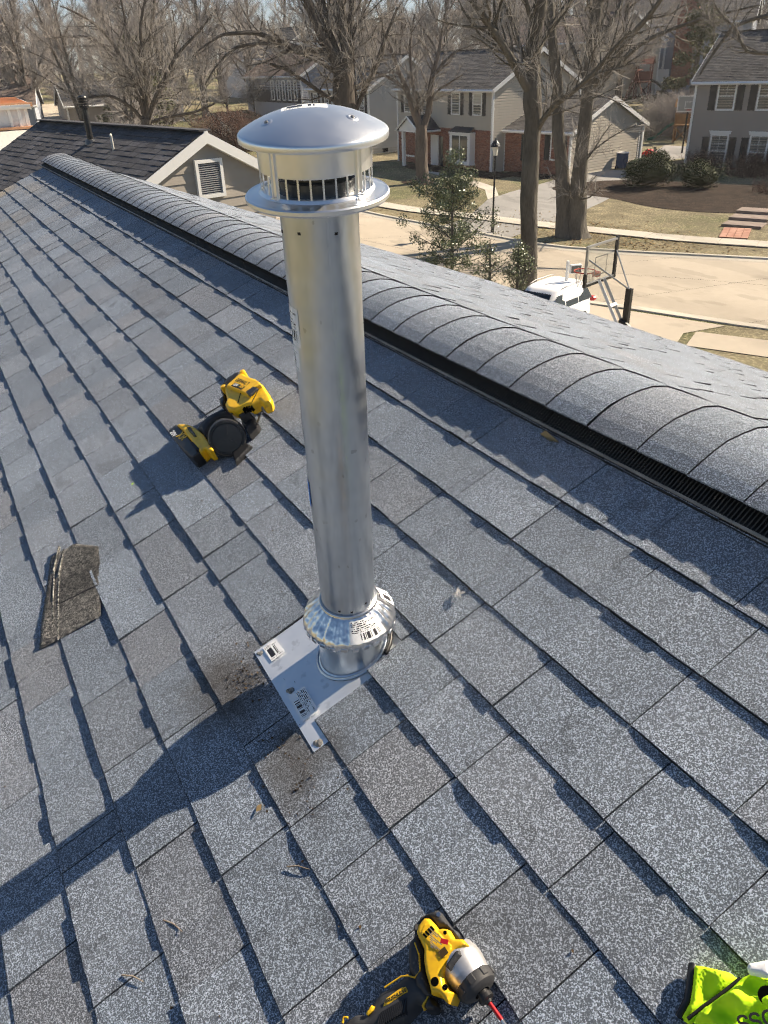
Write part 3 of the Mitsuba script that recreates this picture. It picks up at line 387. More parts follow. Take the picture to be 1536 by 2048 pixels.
def tab(mb, fr, xa, xb, ub, ut, rng, step=.03, gap=.0012, thick=(.0066, .0100), lift=.0016, tone=None, split=True, jag=.0012, side=-.3):
    """one shingle tab: butt edge at ub, its top slipped under the next course at ut"""
    xa, xb = xa + gap, xb - gap
    n = max(2, int((xb - xa) / step)); xs = np.linspace(xa, xb, n + 1)
    cut = rng.uniform(.25, .75); up = rng.random() < .5; cut2 = cut + rng.uniform(.12, .3)
    t = (xs - xa) / (xb - xa)
    if split:
        thickpart = (t > cut) if up else (t < cut)
        if rng.random() < .35: thickpart = (t > cut - .2) & (t < cut2)
        if rng.random() < .15: thickpart = t > -1
    else: thickpart = t < -1
    hb = np.where(thickpart, thick[1], thick[0]) * rng.uniform(.85, 1.15)
    if split:      # sharpen the step
        sw = np.flatnonzero(np.diff(thickpart.astype(int)))
        for s in sw[sw > 0]: xs[s] = max(xs[s + 1] - .004, xs[s - 1] + .001)
    jit = rng.uniform(-jag, jag, n + 1)
    rows = [np.c_[xs, ub + jit, np.full(n + 1, -.001)], np.c_[xs, ub + jit * .6, hb - .0005], np.c_[xs, ub + .0016 + jit * .6, hb],
            np.c_[xs, np.full(n + 1, ub + .55 * (ut - ub)), lift + .38 * (hb - lift)], np.c_[xs, np.full(n + 1, ut), np.full(n + 1, lift)]]
    v = np.vstack(rows); m = n + 1; i = np.arange(n)
    f = np.vstack([np.stack([r * m + i, r * m + i + 1, (r + 1) * m + i + 1, (r + 1) * m + i], 1) for r in range(4)])
    tone = (rng.random(), max(0, rng.normal(.1, .45))) if tone is None else tone
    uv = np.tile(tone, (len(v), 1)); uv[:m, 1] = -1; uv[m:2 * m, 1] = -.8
    mb.add(fr(v), f, uv)
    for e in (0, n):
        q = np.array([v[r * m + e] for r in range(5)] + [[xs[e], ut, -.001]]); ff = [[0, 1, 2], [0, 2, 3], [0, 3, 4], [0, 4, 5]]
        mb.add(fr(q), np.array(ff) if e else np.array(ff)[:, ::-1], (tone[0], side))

COURSE = {-6: -.747, -5: -.610, -4: -.475, -3: -.338, -2: -.198, -1: -.056, 0: .085, 1: .216, 2: .358, 3: .503, 4: .647, 5: .79, 6: .93}
for q in range(-7, -34, -1): COURSE[q] = -.747 + .1365 * (q + 6)
JOINTS = {4: [-1.938, -1.655, -1.464, -1.125, -.897], 3: [-1.862, -1.497, -1.341, -1.119, -.831], 2: [-1.387, -1.213, -1.007, -.628],
          1: [-2.053, -1.831, -1.338, -1.03, -.824, -.54], 0: [-2.998, -2.73, -1.92, -1.768, -1.27, -1.088, -.928, -.761, -.52],
          -1: [-2.80, -2.47, -2.16, -1.91, -1.745, -1.62, -1.335, -1.063, -.928, -.767, -.573], -2: [-2.822, -2.49, -2.228, -2.0, -1.695, -1.45, -1.123, -.9, -.766, -.61],
          -3: [-2.967, -2.697, -2.465, -2.305, -2.021, -1.667, -1.47, -1.276, -.911], -4: [-3.013, -2.705, -2.46, -2.1, -1.84, -1.532, -1.306, -1.048, -.776],
          -5: [-2.416, -2.21, -1.9, -1.646, -1.385, -1.21, -1.152, -.868], -6: [-2.0, -1.725, -1.41, -1.177, -1.007, -.8]}
def joints(q, x0, x1, rng):
    given = sorted(JOINTS.get(q, [])); out = []
    if not given:
        x = x0
        while x < x1: out.append(x); x += rng.uniform(.15, .28)
        return np.array(out + [x1])
    x = given[0]
    while x > x0: x -= rng.uniform(.15, .28); out.append(max(x, x0))
    out = out[::-1] + given; x = given[-1]
    while x < x1: x += rng.uniform(.15, .28); out.append(min(x, x1))
    return np.array(out)
back = obj('back_roof', MB().add(RF([(-8.93, -4.3, -.002), (3.5, -4.3, -.002), (3.5, .98, -.002), (-8.93, .98, -.002)]), [[0, 1, 2, 3]]), 'm_deck', house)
CM = np.stack([np.cross(FWD, UP), -UP, FWD])
def pix(p):
    c = CM @ (np.asarray(p, float) - EYE); return (384 + 780 * c[0] / c[2], 512 + 780 * c[1] / c[2], c[2])
tabs = []
for q in range(-31, 6):
    rng = np.random.default_rng(1000 + q); ub, ut = COURSE[q], COURSE[q + 1] + .028; xs = joints(q, -8.90, 3.4, rng)
    for xa, xb in zip(xs[:-1], xs[1:]):
        if xb - xa < .02 or (q == -1 and -1.34 < xa < -1.1) or (q == 0 and -1.28 < xa < -1.2): continue
        c = pix(RF([(.5 * (xa + xb), .5 * (ub + ut), 0)])[0])
        area = (xb - xa) / c[2] ** 2 if c[2] > .2 and -40 < c[0] < 808 and -40 < c[1] < 1064 else 0
        tabs.append((area, q, xa, xb, ub, ut, int(rng.integers(1 << 30))))
tabs.sort(key=lambda t: -t[0])
rest = MB()
for i, (area, q, xa, xb, ub, ut, sd) in enumerate(tabs):
    rng = np.random.default_rng(sd)
    if i < 300 and area > 0:
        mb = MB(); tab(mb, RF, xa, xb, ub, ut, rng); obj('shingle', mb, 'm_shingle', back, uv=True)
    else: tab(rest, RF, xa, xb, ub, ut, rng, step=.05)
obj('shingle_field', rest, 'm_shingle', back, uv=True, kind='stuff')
# pieces left round the flashing: narrow cut strip above its left edge, worn underlay below it
mb = MB(); rng = np.random.default_rng(77)
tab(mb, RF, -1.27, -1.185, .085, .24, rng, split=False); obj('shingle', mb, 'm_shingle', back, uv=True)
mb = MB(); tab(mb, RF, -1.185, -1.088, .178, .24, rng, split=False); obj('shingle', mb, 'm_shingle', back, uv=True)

# front slope: seen at a glancing angle
FS = frame(V(0, 6.75, 4.262), V(-1, 0, 0), unit(V(0, -.936, .352)))
front = obj('front_roof', MB().add(FS([(-3.5, 0, -.002), (9.12, 0, -.002), (9.12, 5.70, -.002), (-3.5, 5.70, -.002)]), [[0, 1, 2, 3]]), 'm_deck', house)
fld = MB()
for q in range(41):
    rng = np.random.default_rng(3000 + q); x = -3.4 - rng.uniform(0, .3)
    while x < 9.1:
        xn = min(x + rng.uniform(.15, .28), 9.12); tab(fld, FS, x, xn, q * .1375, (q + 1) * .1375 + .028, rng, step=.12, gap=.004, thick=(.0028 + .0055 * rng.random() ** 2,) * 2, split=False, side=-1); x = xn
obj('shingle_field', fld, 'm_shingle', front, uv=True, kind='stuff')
# ridge vent and its cap shingles
PROF = np.array([(1.203, 6.258), (1.235, 6.277), (1.27, 6.292), (1.31, 6.303), (1.355, 6.309), (1.40, 6.309), (1.447, 6.300), (1.50, 6.277), (1.56, 6.249), (1.62, 6.219), (1.685, 6.188)])
PN = np.gradient(PROF, axis=0); PN = np.stack([-PN[:, 1], PN[:, 0]], 1); PN /= np.linalg.norm(PN, axis=1, keepdims=True)
vent = MB(); n = len(PROF)
for x0, x1 in ((-9.05, 3.4),):
    lo = PROF - PN * .006
    v = np.vstack([np.c_[np.full(n, x0), lo], np.c_[np.full(n, x1), lo]]); i = np.arange(n - 1); vent.add(v, np.stack([i, i + n, i + n + 1, i + 1], 1))
    # dark inside: wall under the cap's near edge, and the far one
    vent.add([[x0, 1.250, 6.20], [x1, 1.250, 6.20], [x1, 1.250, 6.276], [x0, 1.250, 6.276]], [[0, 1, 2, 3]])
    vent.add([[x0, 1.66, 6.14], [x1, 1.66, 6.14], [x1, 1.66, 6.195], [x0, 1.66, 6.195]], [[0, 1, 2, 3]])
    vent.add([[x0, 1.23, 6.17], [x0, 1.66, 6.14], [x0, 1.62, 6.21], [x0, 1.40, 6.295], [x0, 1.25, 6.27]], [[0, 1, 2], [0, 2, 3], [0, 3, 4]])
vent.add([[-9.05, 1.685, 6.172], [3.4, 1.685, 6.172], [3.4, 1.712, 6.168], [-9.05, 1.712, 6.168], [-9.05, 1.712, 6.155], [3.4, 1.712, 6.155]], [[0, 1, 2, 3], [3, 2, 5, 4]])  # dark strip added to draw the line along the cap's far edge
rv = obj('ridge_vent', vent, 'm_vent_plastic', house)
lip = MB()
X0, X1 = -9.05, 3.4
def along(y0, z0, y1, z1): lip.add([[X0, y0, z0], [X1, y0, z0], [X1, y1, z1], [X0, y1, z1]], [[0, 1, 2, 3]])
rp = lambda u, h: RF([(0, u, h)])[0][1:]
A, B, C, D, E_ = rp(.793, .001), rp(.793, .0145), rp(.797, .0155), rp(.800, .0145), rp(.880, .004)
for a, b in ((A, B), (C, D), (D, E_)): along(*a, *b)
obj('rail', lip, 'm_vent_plastic', rv)
lip = MB(); along(*rp(.7925, .0138), *rp(.7925, .0162)); along(*rp(.7925, .0162), *rp(.7985, .0172)); obj('rail_lip', lip, 'm_vent_lip', rv)
lv = MB(); rng = np.random.default_rng(9)
a, b = rp(.797, .0155), rp(.845, .030)
x = -9.0
while x < 1.0:
    w = .0026; x += .0092 + (.0046 if rng.random() < .02 else 0)
    lv.add([[x, *a], [x + w, *a], [x + w, *b], [x, *b], [x, a[0], a[1] - .008], [x, b[0], b[1] - .008]], [[0, 1, 2, 3], [0, 3, 5, 4]])
obj('louvre', lv, 'm_vent_rib', rv, kind='stuff')
mat('m_vent_rib', (.055, .052, .048), rough=.5, spec=.3)
butt = MB(); x, rng, cnt = -9.02, np.random.default_rng(21), 0
while x < 2.6:
    w = rng.uniform(.135, .152); mb = MB(); skew = rng.normal(0, .004)
    nx = 3; xs = np.linspace(0, 1, nx + 1); rows = []
    end_jit = rng.uniform(-.0015, .0015, n)
    for layer in range(nx + 1):
        h = .0010 + .0036 * xs[layer]
        rows.append(np.c_[x + w * 1.0 * xs[layer] + skew * (PROF[:, 0] - 1.4) * 10 * .2 + (end_jit if layer == nx else 0), PROF + PN * h])
    endr = np.vstack([rows[-1], np.c_[rows[-1][:, 0] + .0012, PROF - PN * .001]])       # butt end: bare asphalt
    v = np.vstack(rows); i = np.arange(n - 1)
    for r in range(nx): mb.add(v, np.stack([i + r * n, i + (r + 1) * n, i + (r + 1) * n + 1, i + r * n + 1], 1), (rng.random(), rng.random() * .5) if r == 0 else None)
    uvt = (rng.random(), max(0, rng.normal(.1, .4))); mb.uv = [np.full((len(a), 2), uvt) for a in mb.v]
    # thickness along both long edges
    for e, o in ((0, 1), (n - 1, -1)):
        ed = np.array([rw[e] for rw in rows[:nx + 1]]); dn = ed - np.r_[0, PN[e]] * .006
        mb.add(np.vstack([ed, dn]), [[j, j + 1, j + 1 + nx + 1, j + nx + 1] for j in range(nx)], uvt)
    ck = obj('cap_shingle', mb, 'm_shingle', rv, uv=True); butt.add(endr, np.stack([i, i + n, i + n + 1, i + 1], 1)); x += w
obj('cap_edges', butt, 'm_deck', rv, kind='stuff')
# walls under it, gable ends and eaves trim
W = MB()
W.box((-2.6, 1.55, 2.1), (12.0, 9.5, 4.2)); obj('wall', W, 'm_siding_grey', house)
for xx in (-8.6, 3.2):
    gw = MB(); gw.add([[xx, -3.2, 4.19], [xx, 6.3, 4.19], [xx, 1.38, 6.2]], [[0, 1, 2]]); obj('gable_wall', gw, 'm_siding_grey', house)
for fr_, L in ((RF, ((-8.95, -4.3), (-8.95, .95))), (FS, ((9.13, 0), (9.13, 5.66)))):
    b = MB(); (xa, ua), (xb, ub) = L
    b.box((xa, (ua + ub) / 2, -.075), (.03, ub - ua, .14), fr_); obj('rake_board', b, 'm_white', house)
g = MB(); g.box((0, -.05, -.06), (24.6, .11, .12), frame(V(0, 6.75, 4.25), V(1, 0, 0), V(0, 1, 0))); g.v[0][:, 0] = np.clip(g.v[0][:, 0], -9.1, 3.5)
obj('gutter', g, 'm_white', house)

# ---------------------------------------------------------------- flue pipe, cap, collar, flashing
AX = unit(V(0.10791, -0.05522, 0.99263)); PB = V(-1.110155, 0.520285, 5.922202)
KS = 1.048; PB = EYE + KS * (PB - EYE); E1 = EYE - PB; E1 = unit(E1 - (E1 @ AX) * AX); E2 = np.cross(AX, E1); AX, E1, E2 = AX * KS, E1 * KS, E2 * KS
PF = frame(PB, E1, E2, AX)          # x towards the eye, y to the right, z along the pipe
def label_fn(u0, u1, v0, v1, bars, rows, seed, ink=(.02, .02, .025)):
    def fn(p, n, uv):
        u, v = uv.x, uv.y
        c = mix((.70, .71, .72), (.78, .78, .78), noise(u * 9, v * 9, seed))
        inb = (u > u0) & (u < u1) & (v > v0) & (v < v1)
        bar = inb & (cell_rand(dr.floor(u * bars), seed, 3) > .45)
        r = v * rows; ch = cell_rand(dr.floor(u * 46), dr.floor(r), seed)
        ln = cell_rand(dr.floor(r), seed, 8)
        txt = ((r - dr.floor(r)) < .55) & (ch > .38) & (u > .06) & (u < .25 + .7 * ln) & ~((v > v0 - .05) & (v < v1 + .05)) & (v > .05) & (v < .95)
        return dr.select(bar | txt, mi.Color3f(*ink), c)
    return fn
mat('m_label', label_fn(.30, .92, .12, .42, 46, 11, 3), rough=.45, spec=.4)
mat('m_label2', label_fn(.12, .88, .18, .72, 26, 13, 5), rough=.45, spec=.4)
def disc(name, c, r, m, parent, nrm, h=.0012, k=12):
    nrm = unit(nrm); x = unit(np.cross(nrm, V(.3, .8, .1))); fr = frame(c, x, np.cross(nrm, x), nrm)
    return obj(name, MB().lathe([(1e-5, h), (r * .7, h), (r, h * .3), (r, -h)], k, fr), m, parent, smooth=40)

flue = thing('vent_pipe', 'tall galvanised steel vent pipe with a round metal rain cap standing on the roof', 'vent pipe')
rR = lambda t: .0508 + (.0534 - .0508) * (t - .2) / .7
obj('pipe', MB().lathe([(rR(t) + .0003 * math.sin(t * 55), t) for t in np.linspace(.09, .935, 60)], 96, PF), 'm_galv', flue, smooth=True)
th = math.radians(9.5); mb = MB()
for dth, w, h in ((0, .0030, .0011), (-.075, .0012, .0006), (.07, .001, .0005)):
    for t0, t1 in zip(np.linspace(.19, .93, 25)[:-1], np.linspace(.19, .93, 25)[1:]):
        for tt in (0,):
            a = th + dth; q = []
            for t, s in ((t0, -1), (t0, 1), (t1, 1), (t1, -1)):
                aa = a + s * w / 2 / rR(t); q.append(((rR(t) + h) * math.cos(aa), (rR(t) + h) * math.sin(aa), t))
            mb.add(PF(q), [[0, 1, 2, 3]])
            for s in (-1, 1):
                e = []
                for t in (t0, t1):
                    aa = a + s * w / 2 / rR(t); e += [((rR(t) + h) * math.cos(aa), (rR(t) + h) * math.sin(aa), t), ((rR(t) - .001) * math.cos(aa), (rR(t) - .001) * math.sin(aa), t)]
                mb.add(PF(e), [[0, 1, 3, 2]])
obj('seam', mb, 'm_galv', flue)
mb = MB()
for a_, t in ((-75, .893), (-32, .898), (22, .897), (5, .212), (-20, .214), (38, .222)):
    a_ = math.radians(a_); mb.box((rR(t), 0, 0), (.0016, .0042, .0034), frame(PF([(0, 0, t)])[0], math.cos(a_) * E1 + math.sin(a_) * E2, -math.sin(a_) * E1 + math.cos(a_) * E2, AX))
obj('crimp', mb, 'm_sealant', flue)
def cyl_patch(a0, a1, t0, t1, off=.0006, n=10, taper=0, R=None):
    mb = MB(); v, uv, f = [], [], []
    for j, t in enumerate((t0, t1)):
        for i in range(n + 1):
            w = i / n; lo = a0; hi = a1 if j == 0 else a1 + taper
            a_ = math.radians(lo + (hi - lo) * w); r = (R or rR(t)) + off
            v.append((r * math.cos(a_), r * math.sin(a_), t)); uv.append((w, j))
    for i in range(n): f.append([i, i + 1, n + 2 + i, n + 1 + i])
    return mb.add(PF(v), f, np.array(uv))
obj('sticker', cyl_patch(-108, -50, .731, .790), 'm_label', flue, uv=True, smooth=True, label='white paper sticker with a barcode high on the pipe')
obj('sticker', cyl_patch(-108, -58, .690, .727), 'm_label2', flue, uv=True, smooth=True)
obj('tape', cyl_patch(-110, -72, .432, .484, .0012), 'm_bluetape', flue, smooth=True, label='blue tape on the left side of the pipe')
# rain cap
cap = obj('cap_flange', MB().lathe([(.050, .930), (.060, .9335), (.088, .9345), (.0935, .9305), (.0958, .933), (.0958, .9375), (.0940, .9392), (.0905, .9385), (.087, .9395), (.076, .9415), (.050, .9425)], 96, PF), 'm_alu', flue, smooth=35)
obj('inner_collar', MB().lathe([(.0535, .940), (.0535, .958), (.0515, .960), (.046, .959), (.046, .94)], 64, PF), 'm_darkmetal', flue, smooth=35)
obj('throat', MB().lathe([(.046, .935), (.046, 1.02)], 48, PF), 'm_darkmetal', flue, smooth=True)
obj('cage_band', MB().lathe([(.0725, .9705), (.0738, .9702), (.0741, .9725), (.0741, 1.017), (.0728, 1.017), (.0725, .9705)], 96, PF), 'm_alu', flue, smooth=35)
obj('cage_ring', MB().lathe([(.0768, .9418), (.0745, .9455), (.0735, .9462), (.0728, .9455), (.074, .9415)], 96, PF), 'm_alu', flue, smooth=35)
mb = MB()
for i in range(29):
    a_ = math.radians(i * 360 / 29 + 6)
    if min(abs(((math.degrees(a_) - q + 180) % 360) - 180) for q in (45, 135, 225, 315)) < 7: continue
    mb.box((.0734, 0, .9575), (.0011, .0024, .0270), frame(PB, math.cos(a_) * E1 + math.sin(a_) * E2, -math.sin(a_) * E1 + math.cos(a_) * E2, AX))
obj('cage_bars', mb, 'm_alu', flue, kind='stuff')
for q in (-45, 45, 135, 225):
    a_ = math.radians(q); fr_ = frame(PB, math.cos(a_) * E1 + math.sin(a_) * E2, -math.sin(a_) * E1 + math.cos(a_) * E2, AX); mb = MB()
    prof = [(-.0065, .0738), (-.0052, .0748), (-.0042, .0768), (-.0030, .0768), (-.0018, .0752), (.0, .0750), (.0018, .0752), (.0030, .0768), (.0042, .0768), (.0052, .0748), (.0065, .0738)]
    n_ = len(prof); v = [(r, y, t) for t in (.9440, 1.016) for y, r in prof]
    mb.add(fr_(v), [[i, i + 1, n_ + i + 1, n_ + i] for i in range(n_ - 1)])
    st = obj('strap', mb, 'm_alu', flue, smooth=40)
    ring = [(.0790 + .0035 * math.sin(w), .0035 * math.cos(w), .9470 + .0012 * math.cos(w)) for w in np.linspace(0, 2 * math.pi, 13)]
    obj('loop', MB().tube(fr_(ring), .0008, 5), 'm_steel', st)
RD, HD, RZ = .0958, .0270, .0125
dome_h = lambda r: 1.0005 + RZ + HD * (1 - (r / RD) ** 2.1)
prof = [(RD - .0025, .9925 + RZ), (RD, .9915 + RZ), (RD + .0006, .994 + RZ), (RD + .0006, .9985 + RZ), (RD - .0008, 1.0005 + RZ)] + [(r, dome_h(r)) for r in np.linspace(RD - .002, 1e-5, 26)]
prof = [(RD - .0035, .997 + RZ)] + prof
dm = obj('dome', MB().lathe(prof, 96, PF), 'm_alu', flue, smooth=35)
obj('dome_underside', MB().lathe([(RD - .0034, .9965 + RZ)] + [(r, dome_h(r) - .0022) for r in np.linspace(RD - .004, 1e-5, 14)], 64, PF), 'm_alu', dm, smooth=35)
for x, y in ((.030, -.056), (.032, .049)):
    r = math.hypot(x, y); nr = unit(AX + (E1 * x + E2 * y) / r * 2 * HD * r / RD ** 2)
    c = PF([(x, y, dome_h(r))])[0]
    obj('dimple', MB().lathe([(.0085, -.0002), (.0065, .0012), (.0045, .0010), (.0035, .0004), (1e-5, .0003)], 16, frame(c, unit(np.cross(nr, V(.3, .8, .1))), np.cross(nr, unit(np.cross(nr, V(.3, .8, .1)))), nr)), 'm_alu', dm, smooth=50)
    disc('rivet', c + nr * .0012, .0026, 'm_greymetal', dm, nr, .0012)
mb = MB(); g = []; nn_ = 8
for i in range(nn_ + 1):
    for j in range(5):
        y = -.038 + .058 * i / nn_; x = -.020 + .028 * j / 4 + .004 * i / nn_; r = math.hypot(x, y); g.append((x, y, dome_h(r) + .0007))
uv = np.array([(i / nn_, j / 4) for i in range(nn_ + 1) for j in range(5)])
mb.add(PF(g), [[i * 5 + j, i * 5 + j + 1, (i + 1) * 5 + j + 1, (i + 1) * 5 + j] for i in range(nn_) for j in range(4)], uv)
obj('sticker', mb, 'm_label2', dm, uv=True, smooth=True, label='white barcode sticker on top of the dome')

# storm collar
def pleat(a, amp): return amp * (math.sin(a * 31) + .6 * math.sin(a * 13 + 1.3) + .4 * math.sin(a * 53 + .4))
collar = thing('storm_collar', 'crinkled shiny storm collar clamped round the foot of the vent pipe', 'pipe collar')
K = 288; mb = MB(); prof = [(.0512, .204, 0), (.0535, .203, .1), (.0545, .198, .15), (.058, .195, .3), (.066, .188, .55), (.076, .178, .8), (.0845, .168, 1), (.0875, .1625, .8), (.0888, .1565, 1.2), (.0875, .1505, 1.6), (.0855, .1475, 1.9)]
v = []
for r, t, w in prof:
    for i in range(K):
        a_ = 2 * math.pi * i / K; v.append(((r + pleat(a_, .0006) * w) * math.cos(a_), (r + pleat(a_, .0006) * w) * math.sin(a_), t + pleat(a_ + .05, .0016) * w))
mb.add(PF(v), [[i * K + j, i * K + (j + 1) % K, (i + 1) * K + (j + 1) % K, (i + 1) * K + j] for i in range(len(prof) - 1) for j in range(K)])
obj('skirt', mb, 'm_foil', collar, smooth=30)
for i in range(26):
    a_ = 2 * math.pi * i / 26 + .07; fr_ = frame(PB, math.cos(a_) * E1 + math.sin(a_) * E2, -math.sin(a_) * E1 + math.cos(a_) * E2, AX)
    obj('crimp_tab', MB().box((.0884, 0, .1505 + .001 * math.sin(i * 2.3)), (.0022, .0125, .0085), fr_, .0008), 'm_foil', collar)
obj('bead', MB().lathe([(.0525 + .0028 * math.cos(w), .203 + .0028 * math.sin(w)) for w in np.linspace(0, 2 * math.pi, 9)], 96, PF), 'm_steel', collar, smooth=True)
def cone_patch(a0, a1, s0, s1, n=10, m=6):
    P = [(.0545, .198), (.0845, .168)]; mb = MB(); v, uv = [], []
    for i in range(n + 1):
        for j in range(m + 1):
            a_ = math.radians(a0 + (a1 - a0) * i / n); s = s0 + (s1 - s0) * j / m
            r = P[0][0] + (P[1][0] - P[0][0]) * s; t = P[0][1] + (P[1][1] - P[0][1]) * s
            v.append(((r + .0016) * math.cos(a_), (r + .0016) * math.sin(a_), t + .0026 + .0009 * math.sin(a_ * 31))); uv.append((i / n, 1 - j / m))
    return mb.add(PF(v), [[i * (m + 1) + j, i * (m + 1) + j + 1, (i + 1) * (m + 1) + j + 1, (i + 1) * (m + 1) + j] for i in range(n) for j in range(m)], np.array(uv))
obj('sticker', cone_patch(-2, 48, .12, 1.12), 'm_label', collar, uv=True, smooth=True, label='white sticker with small print and a barcode on the collar')
obj('sticker', cone_patch(92, 122, .2, 1.05), 'm_label2', collar, uv=True, smooth=True)

# flashing: flat sheet with a sleeve
flash = thing('roof_flashing', 'flat galvanised flashing plate with an oval sleeve tucked under the shingles', 'roof flashing')
FLX, FLU = np.linspace(-1.331, -1.000, 25), np.linspace(-.0800, .20, 21)
gx, gu = np.meshgrid(FLX, FLU, indexing='ij')
bend = .0004 * np.sin(gx * 31 + 2) * np.cos(gu * 23) + .0003 * np.sin(gx * 13 + gu * 40)
gh = np.interp(gu, [-.08, -.05, .0, .2], [.0062, .0048, .0018, .0006]) + bend
nu = len(FLU); i, j = np.meshgrid(np.arange(24), np.arange(nu - 1), indexing='ij'); a_ = (i * nu + j).ravel()
mb = MB(); mb.add(RF(np.stack([gx, gu - .010 * (gx + 1.331) / .331, gh], -1).reshape(-1, 3)), np.stack([a_, a_ + nu, a_ + nu + 1, a_ + 1], 1))
e = np.stack([FLX, FLU[0] - .010 * (FLX + 1.331) / .331, gh[:, 0]], 1); mb.add(RF(np.vstack([e, e - [0, 0, .0012]])), [[q, q + 1, q + 26, q + 25] for q in range(24)])
obj('plate', mb, 'm_flash', flash, smooth=True)
mat('m_flash', lambda p, n, uv: mix((.66, .70, .75), (.76, .79, .83), fbm(p.x * 30, p.y * 30, p.z * 30)) * (1 - .2 * smoothstep(.66, .8, fbm(p.x * 50 + 7, p.y * 50, p.z * 50))), rough=.36, metal=.62, spec=.5,
    bump=lambda p, n, uv: fbm(p.x * 15, p.y * 15, p.z * 15), bscale=.002, eps=.004)
SF = frame(PB - AX * .0, E1, E2, AX); K = 72; mb = MB(); v = []
def down_to_roof(p, h):       # slide a point along the pipe until it is h above the deck
    d = (p - (EYE - 1.195 * N_ROOF)) @ N_ROOF; return p - AX * ((d - h) / (AX @ N_ROOF))
for i in range(K):
    a_ = 2 * math.pi * i / K; er = math.cos(a_) * E1 + math.sin(a_) * E2
    top = PB + AX * .158 + er * .0605; low = down_to_roof(PB + er * .0655, .0085); lo2 = down_to_roof(PB + er * .0675, .0075); out = down_to_roof(PB + er * .0725, .0035)
    v += [top, low, lo2, out]
mb.add(v, [[q * 4 + s, ((q + 1) % K) * 4 + s, ((q + 1) % K) * 4 + s + 1, q * 4 + s + 1] for q in range(K) for s in range(3)])
obj('sleeve', mb, 'm_galv', flash, smooth=40)
ring = [down_to_roof(PB + (math.cos(w) * E1 + math.sin(w) * E2) * .078, .0105) for w in np.radians(np.linspace(55, 200, 30))]
obj('sealant', MB().tube(ring, [.0055 + .0015 * math.sin(3 * q) for q in range(30)], 7), 'm_sealant', flash, smooth=True)
ring = [down_to_roof(PB + (math.cos(w) * E1 + math.sin(w) * E2) * .0705, .007) for w in np.linspace(0, 2 * math.pi, 60)]
obj('bead', MB().tube(ring, .0018, 5), 'm_galv', flash, smooth=True)
def rf_patch(c0, c1, c2, h, m_, name, parent, label=None):
    """rectangle through three corners of the roof plane (x, u): c0 -> c1 is its width, c0 -> c2 its height"""
    c0, c1, c2 = map(np.asarray, (c0, c1, c2)); c3 = c1 + c2 - c0
    mb = MB().add(RF([(*c0, h), (*c1, h), (*c3, h), (*c2, h), (*c0, h - .0006), (*c1, h - .0006), (*c3, h - .0006), (*c2, h - .0006)]), [[0, 1, 2, 3], [0, 4, 5, 1], [1, 5, 6, 2], [2, 6, 7, 3], [3, 7, 4, 0]], np.array([(0, 0), (1, 0), (1, 1), (0, 1)] * 2))
    return obj(name, mb, m_, parent, uv=True, label=label)
rf_patch((-1.2698, -.0597), (-1.2698, -.025), (-1.323, -.0597), .0082, 'm_label2', 'sticker', flash, 'white barcode sticker at the left corner of the plate')
rf_patch((-1.158, -.0725), (-1.078, -.0765), (-1.152, -.034), .0082, 'm_label', 'sticker', flash, 'printed sticker near the right edge of the plate')
for x, u, s in ((-1.168, -.062, .7), (-1.012, -.074, .8), (-1.316, -.071, .6)):
    mb = MB()
    for q in range(5): mb.lathe([(1e-5, .0045 * s), (.004 * s, .0042 * s), (.0075 * s, .002 * s), (.0085 * s, -.001)], 9, frame(RF([(x + .0035 * math.sin(q * 2.2), u + .0035 * math.cos(q * 1.7), .0055)])[0], V(1, 0, 0), US, N_ROOF))
    obj('sealed_nail', mb, 'm_nailblob', flash, smooth=40)
mat('m_nailblob', lambda p, n, uv: mix((.30, .29, .27), (.05, .05, .05), noise(p.x * 300, p.y * 300, p.z * 300)), rough=.4, spec=.5)

